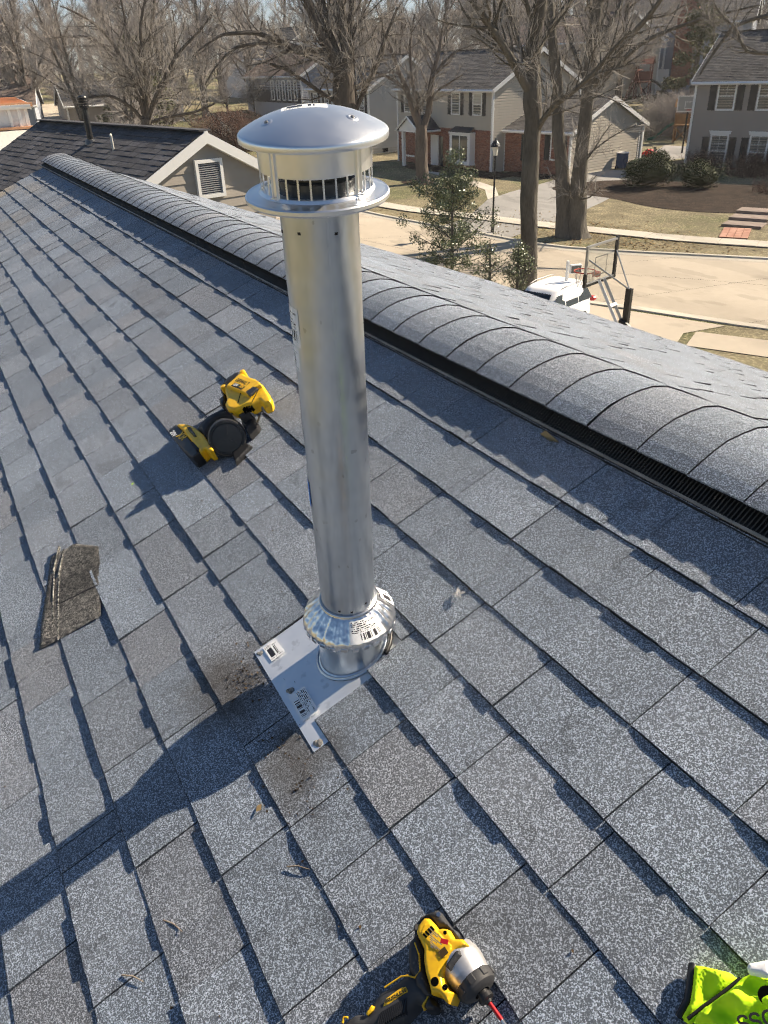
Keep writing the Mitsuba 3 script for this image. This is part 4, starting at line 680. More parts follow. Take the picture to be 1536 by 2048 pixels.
# ---------------------------------------------------------------- solids with rounded upper edges, on the roof plane
def pillow(poly, h0, h1, bevel, step=.003, disp=None, bh=None, fr=RF, inset=0.0):
    import shapely; from scipy.spatial import Delaunay
    pg = shapely.Polygon(poly).buffer(0)
    if hasattr(pg, 'geoms'): pg = max(pg.geoms, key=lambda g: g.area)
    pg = pg.buffer(step * .6).buffer(-step * .6).simplify(step * .1)
    if hasattr(pg, 'geoms'): pg = max(pg.geoms, key=lambda g: g.area)
    L = pg.exterior.length; m = max(12, int(L / step)); bd = np.array([pg.exterior.interpolate(L * i / m).coords[0] for i in range(m)])
    x0, y0, x1, y1 = pg.bounds; gx, gy = np.meshgrid(np.arange(x0, x1, step), np.arange(y0, y1, step)); p = np.c_[gx.ravel(), gy.ravel()]
    pts = shapely.points(p); d = shapely.distance(pts, pg.exterior); ok = shapely.contains(pg, pts) & (d > step * .55); p = p[ok]
    allp = np.vstack([bd, p]); dd = np.r_[np.zeros(m), d[ok]]
    tri = Delaunay(allp).simplices; c = allp[tri].mean(1); tri = tri[shapely.contains(pg, shapely.points(c))]
    a, b, c = allp[tri[:, 0]], allp[tri[:, 1]], allp[tri[:, 2]]
    fl = ((b - a)[:, 0] * (c - a)[:, 1] - (b - a)[:, 1] * (c - a)[:, 0]) < 0; tri[fl] = tri[fl][:, ::-1]
    bh = bevel if bh is None else bh; t = np.clip(dd / bevel, 0, 1); h = h1 - bh * (1 - np.sqrt(np.clip(1 - (1 - t) ** 2, 0, 1)))
    if disp is not None: h = h + disp(allp) * np.clip(dd / (bevel * .6), 0, 1)
    v = np.c_[allp, h]; n0 = len(v); v = np.vstack([v, np.c_[bd + (bd.mean(0) - bd) * inset, np.full(m, h0)]])
    i = np.arange(m); j = (i + 1) % m
    area2 = np.sum(bd[:, 0] * np.roll(bd[:, 1], -1) - np.roll(bd[:, 0], -1) * bd[:, 1])
    side = np.vstack([np.stack([i, n0 + i, n0 + j], 1), np.stack([i, n0 + j, j], 1)])
    if area2 < 0: side = side[:, ::-1]
    return MB().add(fr(v), np.vstack([tri, side]))
def rtext(s, p0, p1, h, height, name, parent, m_='m_ink', depth=.0006, bold=True, fit=True):
    """lettering on the roof plane, from p0 towards p1"""
    tm = meshkit.text_mesh(s, height, depth, bold=bold); v = np.array(tm.vertices); p0, p1 = np.asarray(p0), np.asarray(p1)
    L = np.linalg.norm(p1 - p0); ex = (p1 - p0) / L; k = L / v[:, 0].max() if fit else 1.0
    ey = np.array([-ex[1], ex[0]]); q = p0 + v[:, :1] * k * ex + v[:, 1:2] * k * ey
    return obj(name, MB().add(RF(np.c_[q, h + v[:, 2]]), np.array(tm.faces)), m_, parent)
def rbar(p0, p1, w, h0, h1, name, parent, m_):
    p0, p1 = np.asarray(p0, float), np.asarray(p1, float); t = unit(p1 - p0); q = np.array([-t[1], t[0]]) * w / 2
    return obj(name, MB().prism([p0 - q, p1 - q, p1 + q, p0 + q], h0, h1, RF), m_, parent)
def rdisc(name, p, r, h, m_, parent): return obj(name, MB().lathe([(1e-5, .0006), (r, .0006), (r, -.002)], 18, frame(RF([(*p, h)])[0], V(1, 0, 0), US, N_ROOF)), m_, parent)
def rtube(name, pts, h, r, m_, parent, hs=None):
    P = [(*p, (h if hs is None else hs[i])) for i, p in enumerate(pts)]; return obj(name, MB().tube(RF(P), r, 6), m_, parent, smooth=True)

# impact driver lying on its side
drv = thing('impact_driver', 'yellow and black cordless impact driver with a red bit, lying in the foreground', 'power tool')
obj('rear_cover', pillow(G['drv_rear'], .002, .050, .009, step=.0025, inset=.08), 'm_rubber', drv, smooth=35)
bd = obj('housing', pillow(G['drv_body'], .008, .060, .006, step=.002, bh=.008, inset=.15), 'm_yellow', drv, smooth=35)
obj('rating_plate', pillow(G['drv_label'], .056, .0618, .002, step=.002), 'm_yellow', bd, smooth=35)
P3 = lambda a, b, w: np.asarray(a) * (1 - w) + np.asarray(b) * w
lab = np.array(G['drv_label']); L0, L1, L2 = lab[0], lab[3], lab[6]
A_ = np.array(G['drv_label'][7]); B_ = np.array(G['drv_label'][3])
for q in range(9):
    w = (q + .5) / 9; a = lab[1] * (1 - w) + lab[7] * w; b = lab[3] * (1 - w) + lab[5] * w; s = a * .84 + b * .16; e = a * (.30 + .2 * (q % 3)) + b * (.70 - .2 * (q % 3))
    rbar(s, e, .0011, .0612, .0621, 'print', bd, 'm_ink_grey')
a, b = lab[7] * .75 + lab[4] * .25, lab[7] * .42 + lab[4] * .58; rbar(a + [0, .012], b + [0, .012], .0065, .0612, .0623, 'warning_label', bd, 'm_red')
rbar(lab[4] * .8 + lab[7] * .2, lab[5] * .75 + lab[7] * .25, .010, .0612, .0622, 'grime', bd, 'm_grime')
fw = unit(lab[4] - lab[1])
for q in range(4):
    c = P3(lab[0], lab[2], .12 + .25 * q) + fw * .0035 + (lab.mean(0) - P3(lab[0], lab[2], .12 + .25 * q)) * .06; rbar(c, c + fw * .0075, .0030, .0540, .0628, 'vent_slot', bd, 'm_black_void')
for q, r in ((0, .0058), (1, .0034), (2, .0026)): rdisc('hole', G['drv_holes'][q], r, .0602, 'm_black_void', bd)
rdisc('screw', G['drv_holes'][3], .0034, .0505, 'm_steel', drv)
AXU = -.0785; ax = frame(RF([(-.5699, AXU, .0325)])[0], unit(np.array(RF([(1, .02, -.10)])[0] - RF([(0, 0, 0)])[0])), US); 
axx = unit(V(*(RF([(1, .03, -.085)])[0] - RF([(0, 0, 0)])[0]))); ay = unit(np.cross(N_ROOF, axx)); az = np.cross(axx, ay)
LA = frame(RF([(-.5699, AXU, .0335)])[0], ay, az, axx)      # lathe axis along the tool
obj('gear_case', MB().lathe([(.0285, .040), (.0312, .050), (.0318, .060), (.0300, .072), (.0272, .083), (.0262, .086), (.0240, .087)], 40, LA), 'm_nose', drv, smooth=35)
obj('bumper', MB().lathe([(.0262, .080), (.0282, .083), (.0285, .092), (.0262, .097), (.0205, .100), (.0135, .101), (.0115, .102)], 40, LA), 'm_rubber', drv, smooth=35)
for q in range(8):
    a_ = q * math.pi / 4; fr_ = frame(RF([(-.5699, AXU, .0335)])[0], math.cos(a_) * ay + math.sin(a_) * az, -math.sin(a_) * ay + math.cos(a_) * az, axx)
    obj('bumper_rib', MB().box((.0283, 0, .088), (.003, .010, .012), fr_, .001), 'm_rubber', drv)
col = obj('collet', MB().lathe([(.0085, .100), (.0085, .106), (.0110, .1065), (.0112, .1125), (.0085, .114), (.0060, .1145), (.0045, .118)], 24, LA), 'm_toolblack', drv, smooth=35)
bit = tag(obj('driver_bit', MB().lathe([(.0030, .114), (.0029, .1165), (.0029, .1420), (.0027, .143)], 8, LA), 'm_red', smooth=50), 'thin red screwdriver bit held in the chuck of the foreground power tool', 'screwdriver bit')
obj('shank', MB().lathe([(.0026, .143), (.0025, .152), (.0025, .155), (.0026, .159), (.0030, .161), (.0026, .165), (.0010, .168), (1e-5, .168)], 8, LA), 'm_steel', bit, smooth=40)
hd = obj('handle', pillow(G['drv_handle'], .0, .044, .018), 'm_rubber', drv, smooth=35)
P3 = lambda a, b, w: np.asarray(a) * (1 - w) + np.asarray(b) * w
g0, g1, g2, g3 = G['drv_handle'][5], G['drv_handle'][8], G['drv_handle'][20], G['drv_handle'][11]
for q in range(13):
    w = q / 12; c0 = P3(G['drv_bl'][0], G['drv_bl'][4], w) + np.array([.004, -.006]); rbar(c0, c0 + np.array([.0125, -.0135]), .0021, .030, .0452 - .0010 * (q == 12), 'grip_rib', hd, 'm_toolblack')
rtube('piping', G['drv_strip'], .049, .0013, 'm_yellow', hd)
bl = obj('name_plate', pillow(G['drv_bl'], .040, .0462, .0015, step=.002), 'm_yellow', hd, smooth=35)
bp = np.array(G['drv_bl']); rtext('BRUSHLESS', P3(bp[0], bp[4], .10) + [-.0005, .0012], P3(bp[0], bp[4], .94) + [-.0005, .0012], .0464, .004, 'lettering', bl)
tr = obj('trigger', pillow(G['drv_trigger'], .012, .040, .008, step=.002), 'm_toolblack', drv, smooth=35)
rtube('trigger_edge', [G['drv_trigger'][0], G['drv_trigger'][5], G['drv_trigger'][4]], .036, .0022, 'm_yellow', tr)
obj('lever', pillow(G['drv_clip'], .052, .066, .0045, step=.002), 'm_rubber', drv, smooth=35)
obj('foot_patch', pillow(G['drv_foot'], .040, .0462, .002, step=.002), 'm_yellow', hd, smooth=35)
rtube('lanyard_eye', G['drv_end'], .040, .002, 'm_yellow', hd)

# coil nailer lying on its side
gun = thing('coil_nailer', 'yellow and black cordless coil roofing nailer with a round black magazine lying on the roof', 'nail gun')
obj('rear_cap', pillow(G['gun_back'], .0, .088, .010, step=.004, inset=.2), 'm_toolblack', gun, smooth=35)
gb = obj('housing', pillow(G['gun_body'], .060, .105, .010, step=.0035, bh=.014, inset=.12), 'm_yellow', gun, smooth=35)
gt = obj('side_panel', pillow(G['gun_top'], .09, .1155, .004, step=.003, bh=.006), 'm_yellow', gb, smooth=35)
obj('window', pillow(G['gun_win'], .11, .1172, .003, step=.003), 'm_toolblack', gb, smooth=35)
t0, t1, t2, t3 = map(np.array, G['gun_text'])
rtext('DEWALT', t0 + [.0, -.004], t1 + [.008, -.004], .1158, .016, 'lettering', gb)
rbar(t2, t3 + [.004, 0], .017, .1150, .1162, 'badge', gb, 'm_ink'); rtext('XR', P3(t2, t3, .62) + [0, -.004], P3(t2, t3, 1.0) + [.002, -.004], .1164, .010, 'lettering', gb, 'm_yellow')
rtext('20V', P3(t2, t3, .08) + [0, -.004], P3(t2, t3, .5) + [0, -.004], .1164, .010, 'lettering', gb, 'm_paper')
gB = np.array(G['gun_body'])
for q in range(4):
    c = P3(gB[15], gB[12], .25 + .14 * q) + [.004, .022]; rbar(c, c + [.010, -.010], .0042, .080, .0975, 'vent_slot', gb, 'm_black_void')
for p, h, r in ((gB[0] + [.012, .012], .106, .007), (gB[18] + [.01, .012], .095, .009), (gB[16] + [.012, .010], .088, .009), (gB[9] + [-.022, -.004], .102, .008)): rdisc('screw', p, r, h, 'm_ink', gb)
for p in (gB[3], gB[0]): obj('lug', MB().lathe([(1e-5, .108), (.007, .108), (.0095, .105), (.0095, .07)], 14, frame(RF([(*p, 0)])[0], V(1, 0, 0), US, N_ROOF)), 'm_yellow', gb, smooth=35)
for a_, b_ in ((gB[4] * .9 + gB[14] * .1, gB[14] * .85 + gB[4] * .15), (gB[6] * .9 + gB[12] * .1, gB[12] * .9 + gB[6] * .1)): rbar(a_, b_, .0028, .09, .1062, 'seam', gb, 'm_grime')
obj('nail_guide_block', pillow(G['gun_block'], .0, .082, .007, step=.004), 'm_toolblack', gun, smooth=35)
obj('magazine_arm', pillow(G['gun_magarm'], .0, .052, .008, step=.004), 'm_toolblack', gun, smooth=35)
nz = np.array(G['gun_nose'])
ns = obj('nose', MB().tube(RF([(*nz[0], .062), (*nz[1], .066), (*nz[3], .070)]), [.020, .014, .013], 12), 'm_greymetal', gun, smooth=35)
c = RF([(*(nz[3] + [.006, -.004]), .070)])[0]; vd = unit(EYE - c); vx = unit(np.cross(vd, V(0, 0, 1)))
obj('muzzle', MB().lathe([(.0135, -.030), (.0185, -.026), (.0190, .0), (.0165, .002), (.0125, .0), (.0122, -.020), (1e-5, -.020)], 24, frame(c, vx, np.cross(vd, vx), unit(vd + .25 * V(1, 0, 0)))), 'm_greymetal', ns, smooth=35)
rtube('work_contact', [nz[0] + [-.01, .0], nz[0] + [.02, .012], nz[1] + [.01, -.004], nz[4] + [.01, .004]], .050, .0035, 'm_steel', ns)
dc = RF([(-2.121, .205, .058)])[0]; dz = unit(unit(EYE - dc) + .28 * V(1, 0, 0) - .10 * V(0, 1, 0)); dx = unit(np.cross(dz, V(0, 0, 1))); DF = frame(dc, dx, np.cross(dz, dx), dz)
dr_ = obj('magazine_drum', MB().lathe([(.030, -.052), (.050, -.050), (.056, -.044), (.0565, -.030), (.0545, -.028), (.0545, -.022), (.0575, -.020), (.0575, -.004), (.0545, .002), (.050, .003), (.049, -.001), (.046, -.001), (.044, .002), (1e-5, .003)], 48, DF), 'm_toolblack', gun, smooth=30)
for q in range(3):
    a_ = q * 2.1 + .4; obj('drum_rib', MB().box((.026, 0, .0035), (.034, .005, .002), frame(dc, math.cos(a_) * dx + math.sin(a_) * np.cross(dz, dx), -math.sin(a_) * dx + math.cos(a_) * np.cross(dz, dx), dz), .0006), 'm_toolblack', dr_)
obj('drum_strap', MB().lathe([(.0562, -.040), (.0588, -.0385), (.0588, -.0335), (.0562, -.032)], 48, DF), 'm_rubber', dr_, smooth=30)
obj('drum_foot', pillow(np.array(G['gun_drum'])[[0, 1, 2, 3]][[1, 2, 3]], .0, .02, .006, step=.005), 'm_toolblack', gun, smooth=35)
hg = obj('handle', pillow(G['gun_handle'], .0, .064, .018, step=.004), 'm_rubber', gun, smooth=35)
bt = obj('battery', pillow(G['gun_batt'], .0, .054, .005, step=.003, inset=.06), 'm_toolblack', gun, smooth=35)
obj('battery_base', pillow(G['gun_foot'], .012, .060, .005, step=.003, inset=.12), 'm_yellow', gun, smooth=35)
obj('base_cover', pillow(G['gun_footblack'], .05, .0655, .005, step=.003), 'm_toolblack', gun, smooth=35)
obj('base_recess', pillow(G['gun_slot'], .05, .0618, .002, step=.003), 'm_ink', gun, smooth=35)
bb = np.array(G['gun_batt']); rtext('XR', P3(bb[0], bb[3], .30) + [.004, -.004], P3(bb[0], bb[3], .52) + [.004, -.004], .0545, .018, 'lettering', bt, 'm_yellow')
rtext('20V', P3(bb[0], bb[7], .15) + [.01, .0], P3(bb[0], bb[7], .5) + [.02, .0], .0545, .008, 'lettering', bt, 'm_paper')

# ---------------------------------------------------------------- loose shingle, glove, debris
def old_color(p, n, uv):
    g = granules(p) * .6 + .4 * noise(p.x * 190 + 7, p.y * 190, p.z * 190); t = smoothstep(.25, .8, g)
    w = smoothstep(.3, .6, fbm(p.x * 7, p.y * 7, p.z * 7)); c = mix((.020, .020, .021), (.29, .275, .25), t * t)
    return c * (.6 + .45 * w)
mat('m_shingle_old', old_color, rough=.75, spec=.3, bump=GRAN_BUMP, bscale=.0012, eps=.0006)
PC = np.array(G['piece']); cen = PC.mean(0)
curl = lambda p: .005 * np.clip((-2.05 - p[:, 0]) / .15, 0, 1.2) ** 2 + .005 * np.clip((-.46 - p[:, 1]) / .07, 0, 1) ** 1.5
ps = tag(obj('loose_shingle', pillow(PC, .0085, .0105, .002, step=.008, disp=curl), 'm_shingle_old', smooth=30), 'torn brown offcut of old shingle lying loose across the grey courses', 'shingle offcut')
s0, s1 = map(np.array, G['piece_seam']); rbar(s0, s1, .0022, .008, .0120, 'slit', ps, 'm_ink')
for off in (0, .014, -.018):
    L_ = np.array(G['piece_line']) + [off, off * .3]
    for a, b in zip(L_[:-1], L_[1:]):
        if off: rbar(a, b, .0026, .009, .0120 + float(curl(np.array([a]))[0]) * .9, 'seal_strip', ps, 'm_sealstrip')
mat('m_sealstrip', lambda p, n, uv: mix((.02, .02, .02), (.34, .33, .30), smoothstep(.45, .7, noise(p.x * 260, p.y * 260, p.z * 260))), rough=.7)
folds = lambda p: .014 * np.sin(p[:, 0] * 95 + p[:, 1] * 60) * np.sin(p[:, 1] * 70 - 1) + .009 * np.sin((p[:, 0] - p[:, 1]) * 130)
glove = thing('work_glove', 'fluorescent yellow green work glove crumpled at the lower right edge of the roof', 'glove')
gc = obj('cuff', pillow(G['glove_cuff'], .004, .034, .012, step=.0022, disp=lambda p: .0006 * np.sin((p[:, 0] * .35 + p[:, 1]) * 1300) + .004 * np.sin(p[:, 0] * 90 + p[:, 1] * 120)), 'm_hivis', glove, smooth=60)
obj('palm', pillow(G['glove_hand'], .012, .056, .016, step=.003, disp=folds), 'm_hivis', glove, smooth=60)
cf = np.array(G['glove_cuff']); rtube('cuff_edge', [cf[0] + [-.003, 0], cf[9] + [-.004, 0], cf[8] + [-.004, 0], cf[7] + [-.003, -.002]], .018, .0055, 'm_toolblack', glove)
rtube('hem', [cf[3], cf[4], cf[5], cf[6]], .034, .0022, 'm_ink', glove)
gt0, gt1, gt2 = map(np.array, G['glove_text']); rtext('BOSS', gt1 + [.020, .022], gt0 + [.002, .0], .0655, .012, 'lettering', glove)
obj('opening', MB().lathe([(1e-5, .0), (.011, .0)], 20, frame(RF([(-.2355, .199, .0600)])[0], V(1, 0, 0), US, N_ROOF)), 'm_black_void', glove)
wt = np.array(G['white']); tag(obj('white_paper', pillow(wt, .062, .074, .004, step=.003), 'm_paper', smooth=50), 'white folded paper resting on the yellow green glove', 'paper')
rng = np.random.default_rng(12)
Lt = [np.array(p) for p in G['litter']]
def stick(p, ang, L, r, h=.006): 
    d = np.array([math.cos(ang), math.sin(ang)]) * L / 2; k_ = np.array([-d[1], d[0]]) * .12
    return tag(obj('dry_twig', MB().tube(RF([(*(p - d), h + r), (*(p + k_), h + r + .002), (*(p + d), h + r + .001)]), [r, r * .9, r * .5], 5), 'm_twigbit', smooth=True), 'small dry twig lying on the grey shingles', 'twig')
mat('m_twigbit', lambda p, n, uv: mix((.16, .115, .08), (.34, .27, .20), noise(p.x * 60, p.y * 60, p.z * 60)), rough=.8)
for p, a, L, w_ in ((Lt[6], .5, .05, 'farther from the driver, on the sunlit side'), (Lt[8], .7, .05, 'nearest the lower left corner'), (Lt[9], .75, .045, 'left of the driver, by a course edge')): labels[stick(p, a, L, .0013)]['label'] = 'small dry twig on the shingles, ' + w_
tag(obj('dry_leaf', MB().add(RF([(*(Lt[2] + q), h) for q, h in (((0, 0), .007), ((.014, .004), .010), ((.024, .012), .008), ((.010, .014), .013))]), [[0, 1, 2, 3]]), 'm_litter'), 'small tan leaf scrap on a sunlit shingle left of the nailer shadow', 'leaf') if False else None
lf = np.array(G['leaf']); tag(obj('dry_leaf', MB().add(RF([(*p, .006 + .008 * (i % 2)) for i, p in enumerate(lf)]), [[0, 1, 2, 3]]), 'm_litter'), 'brown dry leaf lying in the shade below the ridge vent', 'leaf')
tag(obj('leaf_scrap', MB().add(RF([(*(Lt[2] + V(*q[:2])), q[2]) for q in ((0, 0, .007), (.012, -.006, .010), (.018, .004, .012), (.004, .010, .008))]), [[0, 1, 2, 3]]), 'm_litter'), 'tiny tan leaf scrap on the shingles below the flashing', 'leaf')
tag(obj('lint_clump', MB().tube(RF([(Lt[0][0] + 0, Lt[0][1], .008)] + [(float(G['lint'][0][0] + .014 * math.sin(q * 1.9)), float(G['lint'][0][1] + .012 * math.cos(q * 2.7)), .010 + .004 * (q % 3)) for q in range(16)])[1:], .0009, 4), 'm_palefluff'), 'wispy pale clump of lint caught on the shingles right of the pipe', 'lint')
mat('m_palefluff', (.55, .54, .52), rough=.9)
tag(obj('green_scrap', MB().add(RF([(*(Lt[0] + V(*q[:2])), q[2]) for q in ((0, 0, .007), (.014, -.002, .008), (.010, .010, .009))]), [[0, 1, 2]]), 'm_hivis'), 'tiny bright green scrap in the shadow of the nailer', 'scrap')
bits = MB()
for q in range(420):
    if q < 300: x, u = (-1.29, -.125) if q % 2 else (-1.02, -.150); x, u = x + rng.normal(0, .055), u + rng.normal(0, .028)
    else: x, u = rng.uniform(-2.2, -.4), rng.uniform(-.75, .4)
    s = rng.uniform(.001, .0035); a_ = rng.uniform(0, 6.28); c, d_ = math.cos(a_) * s, math.sin(a_) * s
    bits.add(RF([(x - c, u - d_, .006), (x + d_ * .6, u - c * .6, .006 + s), (x + c, u + d_, .006), (x - d_ * .5, u + c * .5, .0055)]), [[0, 1, 2, 3]])
labels[obj('roof_grit', bits, 'm_grime', kind='stuff')].update({'label': 'scattered dark grit and debris on the shingles around the flashing', 'category': 'debris'})

# ---------------------------------------------------------------- buildings
def siding(mb, F, w, z0, z1, gable=None, lap=.16, out=.026, x0=0.0):
    """lapped boards in the face frame F (x along the wall, y up, z outward); gable = (apex x, apex z) closes the top"""
    z = z0
    top = gable[1] if gable else z1
    def span(h):
        if h <= z1 or not gable: return x0, w
        k = (h - z1) / (gable[1] - z1); return x0 + (gable[0] - x0) * k, w + (gable[0] - w) * k
    while z < top - .01:
        zt_ = min(z + lap, top); a0, a1 = span(z); b0, b1 = span(zt_ - 1e-4)
        if z < z1 < zt_ and gable: zt_ = z1; b0, b1 = span(z1)
        mb.add(F([(a0, z, out), (a1, z, out), (b1, zt_, 0), (b0, zt_, 0), (a0, z, 0), (a1, z, 0)]), [[0, 1, 2, 3], [4, 5, 1, 0]])
        z = zt_
def window(parent, F, x, z, w, h, cols=2, rows=2, trim=.10, m='m_white', curtain=.0, hung=True, head=False, depth=.05):
    """(x, z) = lower left corner of the frame on the face"""
    mb = MB(); d = depth
    for c, s in (((x + w / 2, z + trim / 2, d / 2), (w, trim, d)), ((x + w / 2, z + h - trim / 2, d / 2), (w, trim, d)), ((x + trim / 2, z + h / 2, d / 2 - .001), (trim, h - 2 * trim, d)), ((x + w - trim / 2, z + h / 2, d / 2 - .001), (trim, h - 2 * trim, d))): mb.box(c, s, F)
    if hung: mb.box((x + w / 2, z + h / 2, d * .42), (w - 2 * trim, .05, d * .7), F)
    win = obj('window', mb, m, parent)
    iw, ih = w - 2 * trim, h - 2 * trim; mu = MB()
    half = .5 if hung else 1.0
    if cols > 1:
        for i in range(1, cols): mu.box((x + trim + iw * i / cols, z + trim + ih * (1 - half / 2) if hung else z + h / 2, d * .30), (.022, ih * half - .03, d * .4), F)
    if rows > 1:
        for i in range(1, rows): mu.box((x + w / 2, z + trim + ih * (1 - half) + ih * half * i / rows, d * .31), (iw, .022, d * .38), F)
    if mu.v: obj('muntin', mu, m, win)
    gl = MB(); gl.add(F([(x + trim, z + trim, .016), (x + w - trim, z + trim, .016), (x + w - trim, z + h - trim, .016), (x + trim, z + h - trim, .016)]), [[0, 1, 2, 3]]); obj('pane', gl, 'm_glass_dark', win)
    if curtain:
        c = MB(); c.add(F([(x + trim, z + h - trim - ih * curtain, .020), (x + w - trim, z + h - trim - ih * curtain, .020), (x + w - trim, z + h - trim, .020), (x + trim, z + h - trim, .020)]), [[0, 1, 2, 3]]); obj('blind', c, 'm_curtain', win)
    if head:
        b = MB().box((x + w / 2, z + h + .07, d * .7), (w + .16, .15, d * 1.6), F).box((x + w / 2, z + h + .17, d), (w + .26, .05, d * 2.4), F); obj('head_trim', b, m, win)
    return win
def shutter(parent, F, x, z, w, h, m='m_black_paint'):
    b = MB().box((x + w / 2, z + h / 2, .022), (w, h, .036), F)
    for i in range(9): b.box((x + w / 2, z + h * (i + .5) / 9, .044), (w * .74, h / 14, .014), F)
    return obj('shutter', b, m, parent)
def courses(mb, F, w, L, pitch, rng, taper=None, tabs=True, wid=.30):
    """stepped shingle courses in the frame F (x across, y up the slope)"""
    n = int(round(L / pitch)); pitch = L / n
    for i in range(n):
        y0, y1 = i * pitch, (i + 1) * pitch
        x = -rng.uniform(0, wid) if tabs else 0
        while x < w:
            xn = x + (rng.uniform(.7, 1.4) * wid if tabs else w)
            a, b = max(x, 0) + (.006 if tabs else 0), min(xn, w); h = rng.uniform(.010, .020)
            if b > a: mb.add(F([(a, y0, h), (b, y0, h), (b, y1, .002), (a, y1, .002), (a, y0, 0), (b, y0, 0)]), [[0, 1, 2, 3], [4, 5, 1, 0]], (rng.random(), 0))
            x = xn
def gable_house(key, o, ang, w, d, h, rise, wall_m, roof_m, lap=.16, over=.30, z0=0.0, trim='m_white', front_lower=None, ridge_ofs=.5, pitch=.16, tabs=True, seed=1, wid=.5):
    """local x along the front (ridge direction), y to the back, front at y = 0; gables at both ends.  Returns face frames."""
    rng = np.random.default_rng(seed); c, s = math.cos(ang), math.sin(ang); ex, ey, ez = V(c, s, 0), V(-s, c, 0), V(0, 0, 1); o = V(*o)
    P = frame(o, ex, ey, ez)
    Ff = frame(o, ex, ez, -ey); Fb = frame(o + ex * w + ey * d, -ex, ez, ey); Fr = frame(o + ex * w, ey, ez, ex); Fl = frame(o + ey * d, -ey, ez, -ex)
    zb = z0
    if front_lower:
        hb, mlow = front_lower
        mb = MB().box((w / 2, hb / 2, -.02), (w, hb, .10), Ff); obj('brick_wall', mb, mlow, key); zb = hb
    mb = MB(); siding(mb, Ff, w, zb, h, lap=lap); obj('wall', mb, wall_m, key)
    mb = MB(); siding(mb, Fb, w, z0, h, lap=lap); obj('wall', mb, wall_m, key)
    yr = d * ridge_ofs
    mb = MB(); siding(mb, Fr, d, z0, h, (yr, h + rise), lap=lap); obj('wall', mb, wall_m, key)
    mb = MB(); siding(mb, Fl, d, z0, h, (d - yr, h + rise), lap=lap); obj('wall', mb, wall_m, key)
    for x, y in ((0, 0), (w, 0), (0, d), (w, d)): obj('corner_board', MB().box((x, y, (h + z0) / 2), (.14, .14, h - z0), P), trim, key)
    # roof
    mb = MB(); rt = .16
    roofs = []
    for side in (0, 1):
        y_e, run = (0, yr) if side == 0 else (d, d - yr)
        sl = math.hypot(run, rise); L = sl * (1 + over / run); sgn = 1 if side == 0 else -1
        up = unit(V(0, sgn * run, rise)); eave = V(-over if side == 0 else w + over, y_e - sgn * over, h - over * rise / run + rt)
        upw = up[1] * ey + up[2] * ez; exw = ex * sgn; F = frame(P([eave])[0], exw, upw)
        slab = MB().add(F([(0, 0, -.01), (w + 2 * over, 0, -.01), (w + 2 * over, L, -.01), (0, L, -.01), (0, 0, -rt), (w + 2 * over, 0, -rt), (w + 2 * over, L, -rt), (0, L, -rt)]), [[0, 1, 2, 3], [7, 6, 5, 4], [0, 4, 5, 1], [1, 5, 6, 2], [3, 7, 4, 0]])
        rk = obj('roof', slab, roof_m, key, uv=True)
        cm = MB(); courses(cm, F, w + 2 * over, L, pitch, rng, tabs=tabs, wid=wid); obj('shingle_field', cm, roof_m, rk, uv=True, kind='stuff')
        fb = MB().box(((w + 2 * over) / 2, -.02, -rt / 2 - .03), (w + 2 * over, .05, .20), F)
        fb.box((-.02, L / 2 - .02, -rt / 2 - .04), (.05, L, .24), F); fb.box((w + 2 * over + .02, L / 2 - .02, -rt / 2 - .04), (.05, L, .24), F)
        obj('fascia', fb, trim, key); roofs.append((F, L))
        gt = MB().box(((w + 2 * over) / 2, -.10, -.08), (w + 2 * over, .12, .11), F); obj('gutter', gt, trim, key)
    rg = MB().box((w / 2, yr, h + rise + rt + .015), (w + 2 * over, .26, .03), P); obj('ridge_cap', rg, roof_m, key, uv=True)
    return dict(P=P, f=Ff, b=Fb, r=Fr, l=Fl, roofs=roofs, w=w, d=d, h=h)

# --- neighbour on the left: grey gable with a louvred vent facing us
nb = thing('neighbor_house', 'low neighbouring house on the left with a dark shingle roof and taupe lap siding gable', 'house')
NBU = V(.978, .207, 0); NBV = V(-.207, .978, 0)          # towards us, and along the gable wall
AP = V(-14.0, 4.52, 6.09)                                 # ridge end above the gable
SLB = .52
wallo = AP - NBU * .09; Fg = frame(V(*wallo[:2], 0), NBV, V(0, 0, 1), NBU)
apz = AP[2] - .17; z = 1.6; i = 0
while z < apz - .02:
    z1 = min(z + .155, apz); a = min((apz - z) / SLB, 4.3); b = min((apz - z1) / SLB, 4.3); a2, b2 = min(a, 1.3), min(b, 1.3)
    mb = MB().add(Fg([(-a, z, .016), (a2, z, .016), (b2, z1, .001), (-b, z1, .001), (-a, z, 0), (a2, z, 0)]), [[0, 1, 2, 3], [4, 5, 1, 0]])
    obj('siding_board', mb, 'm_siding_neighbor', nb); z = z1
obj('wall', MB().box((-1.5, 1.75, -3.7), (5.4, 3.2, 7.2), Fg), 'm_siding_neighbor', nb)
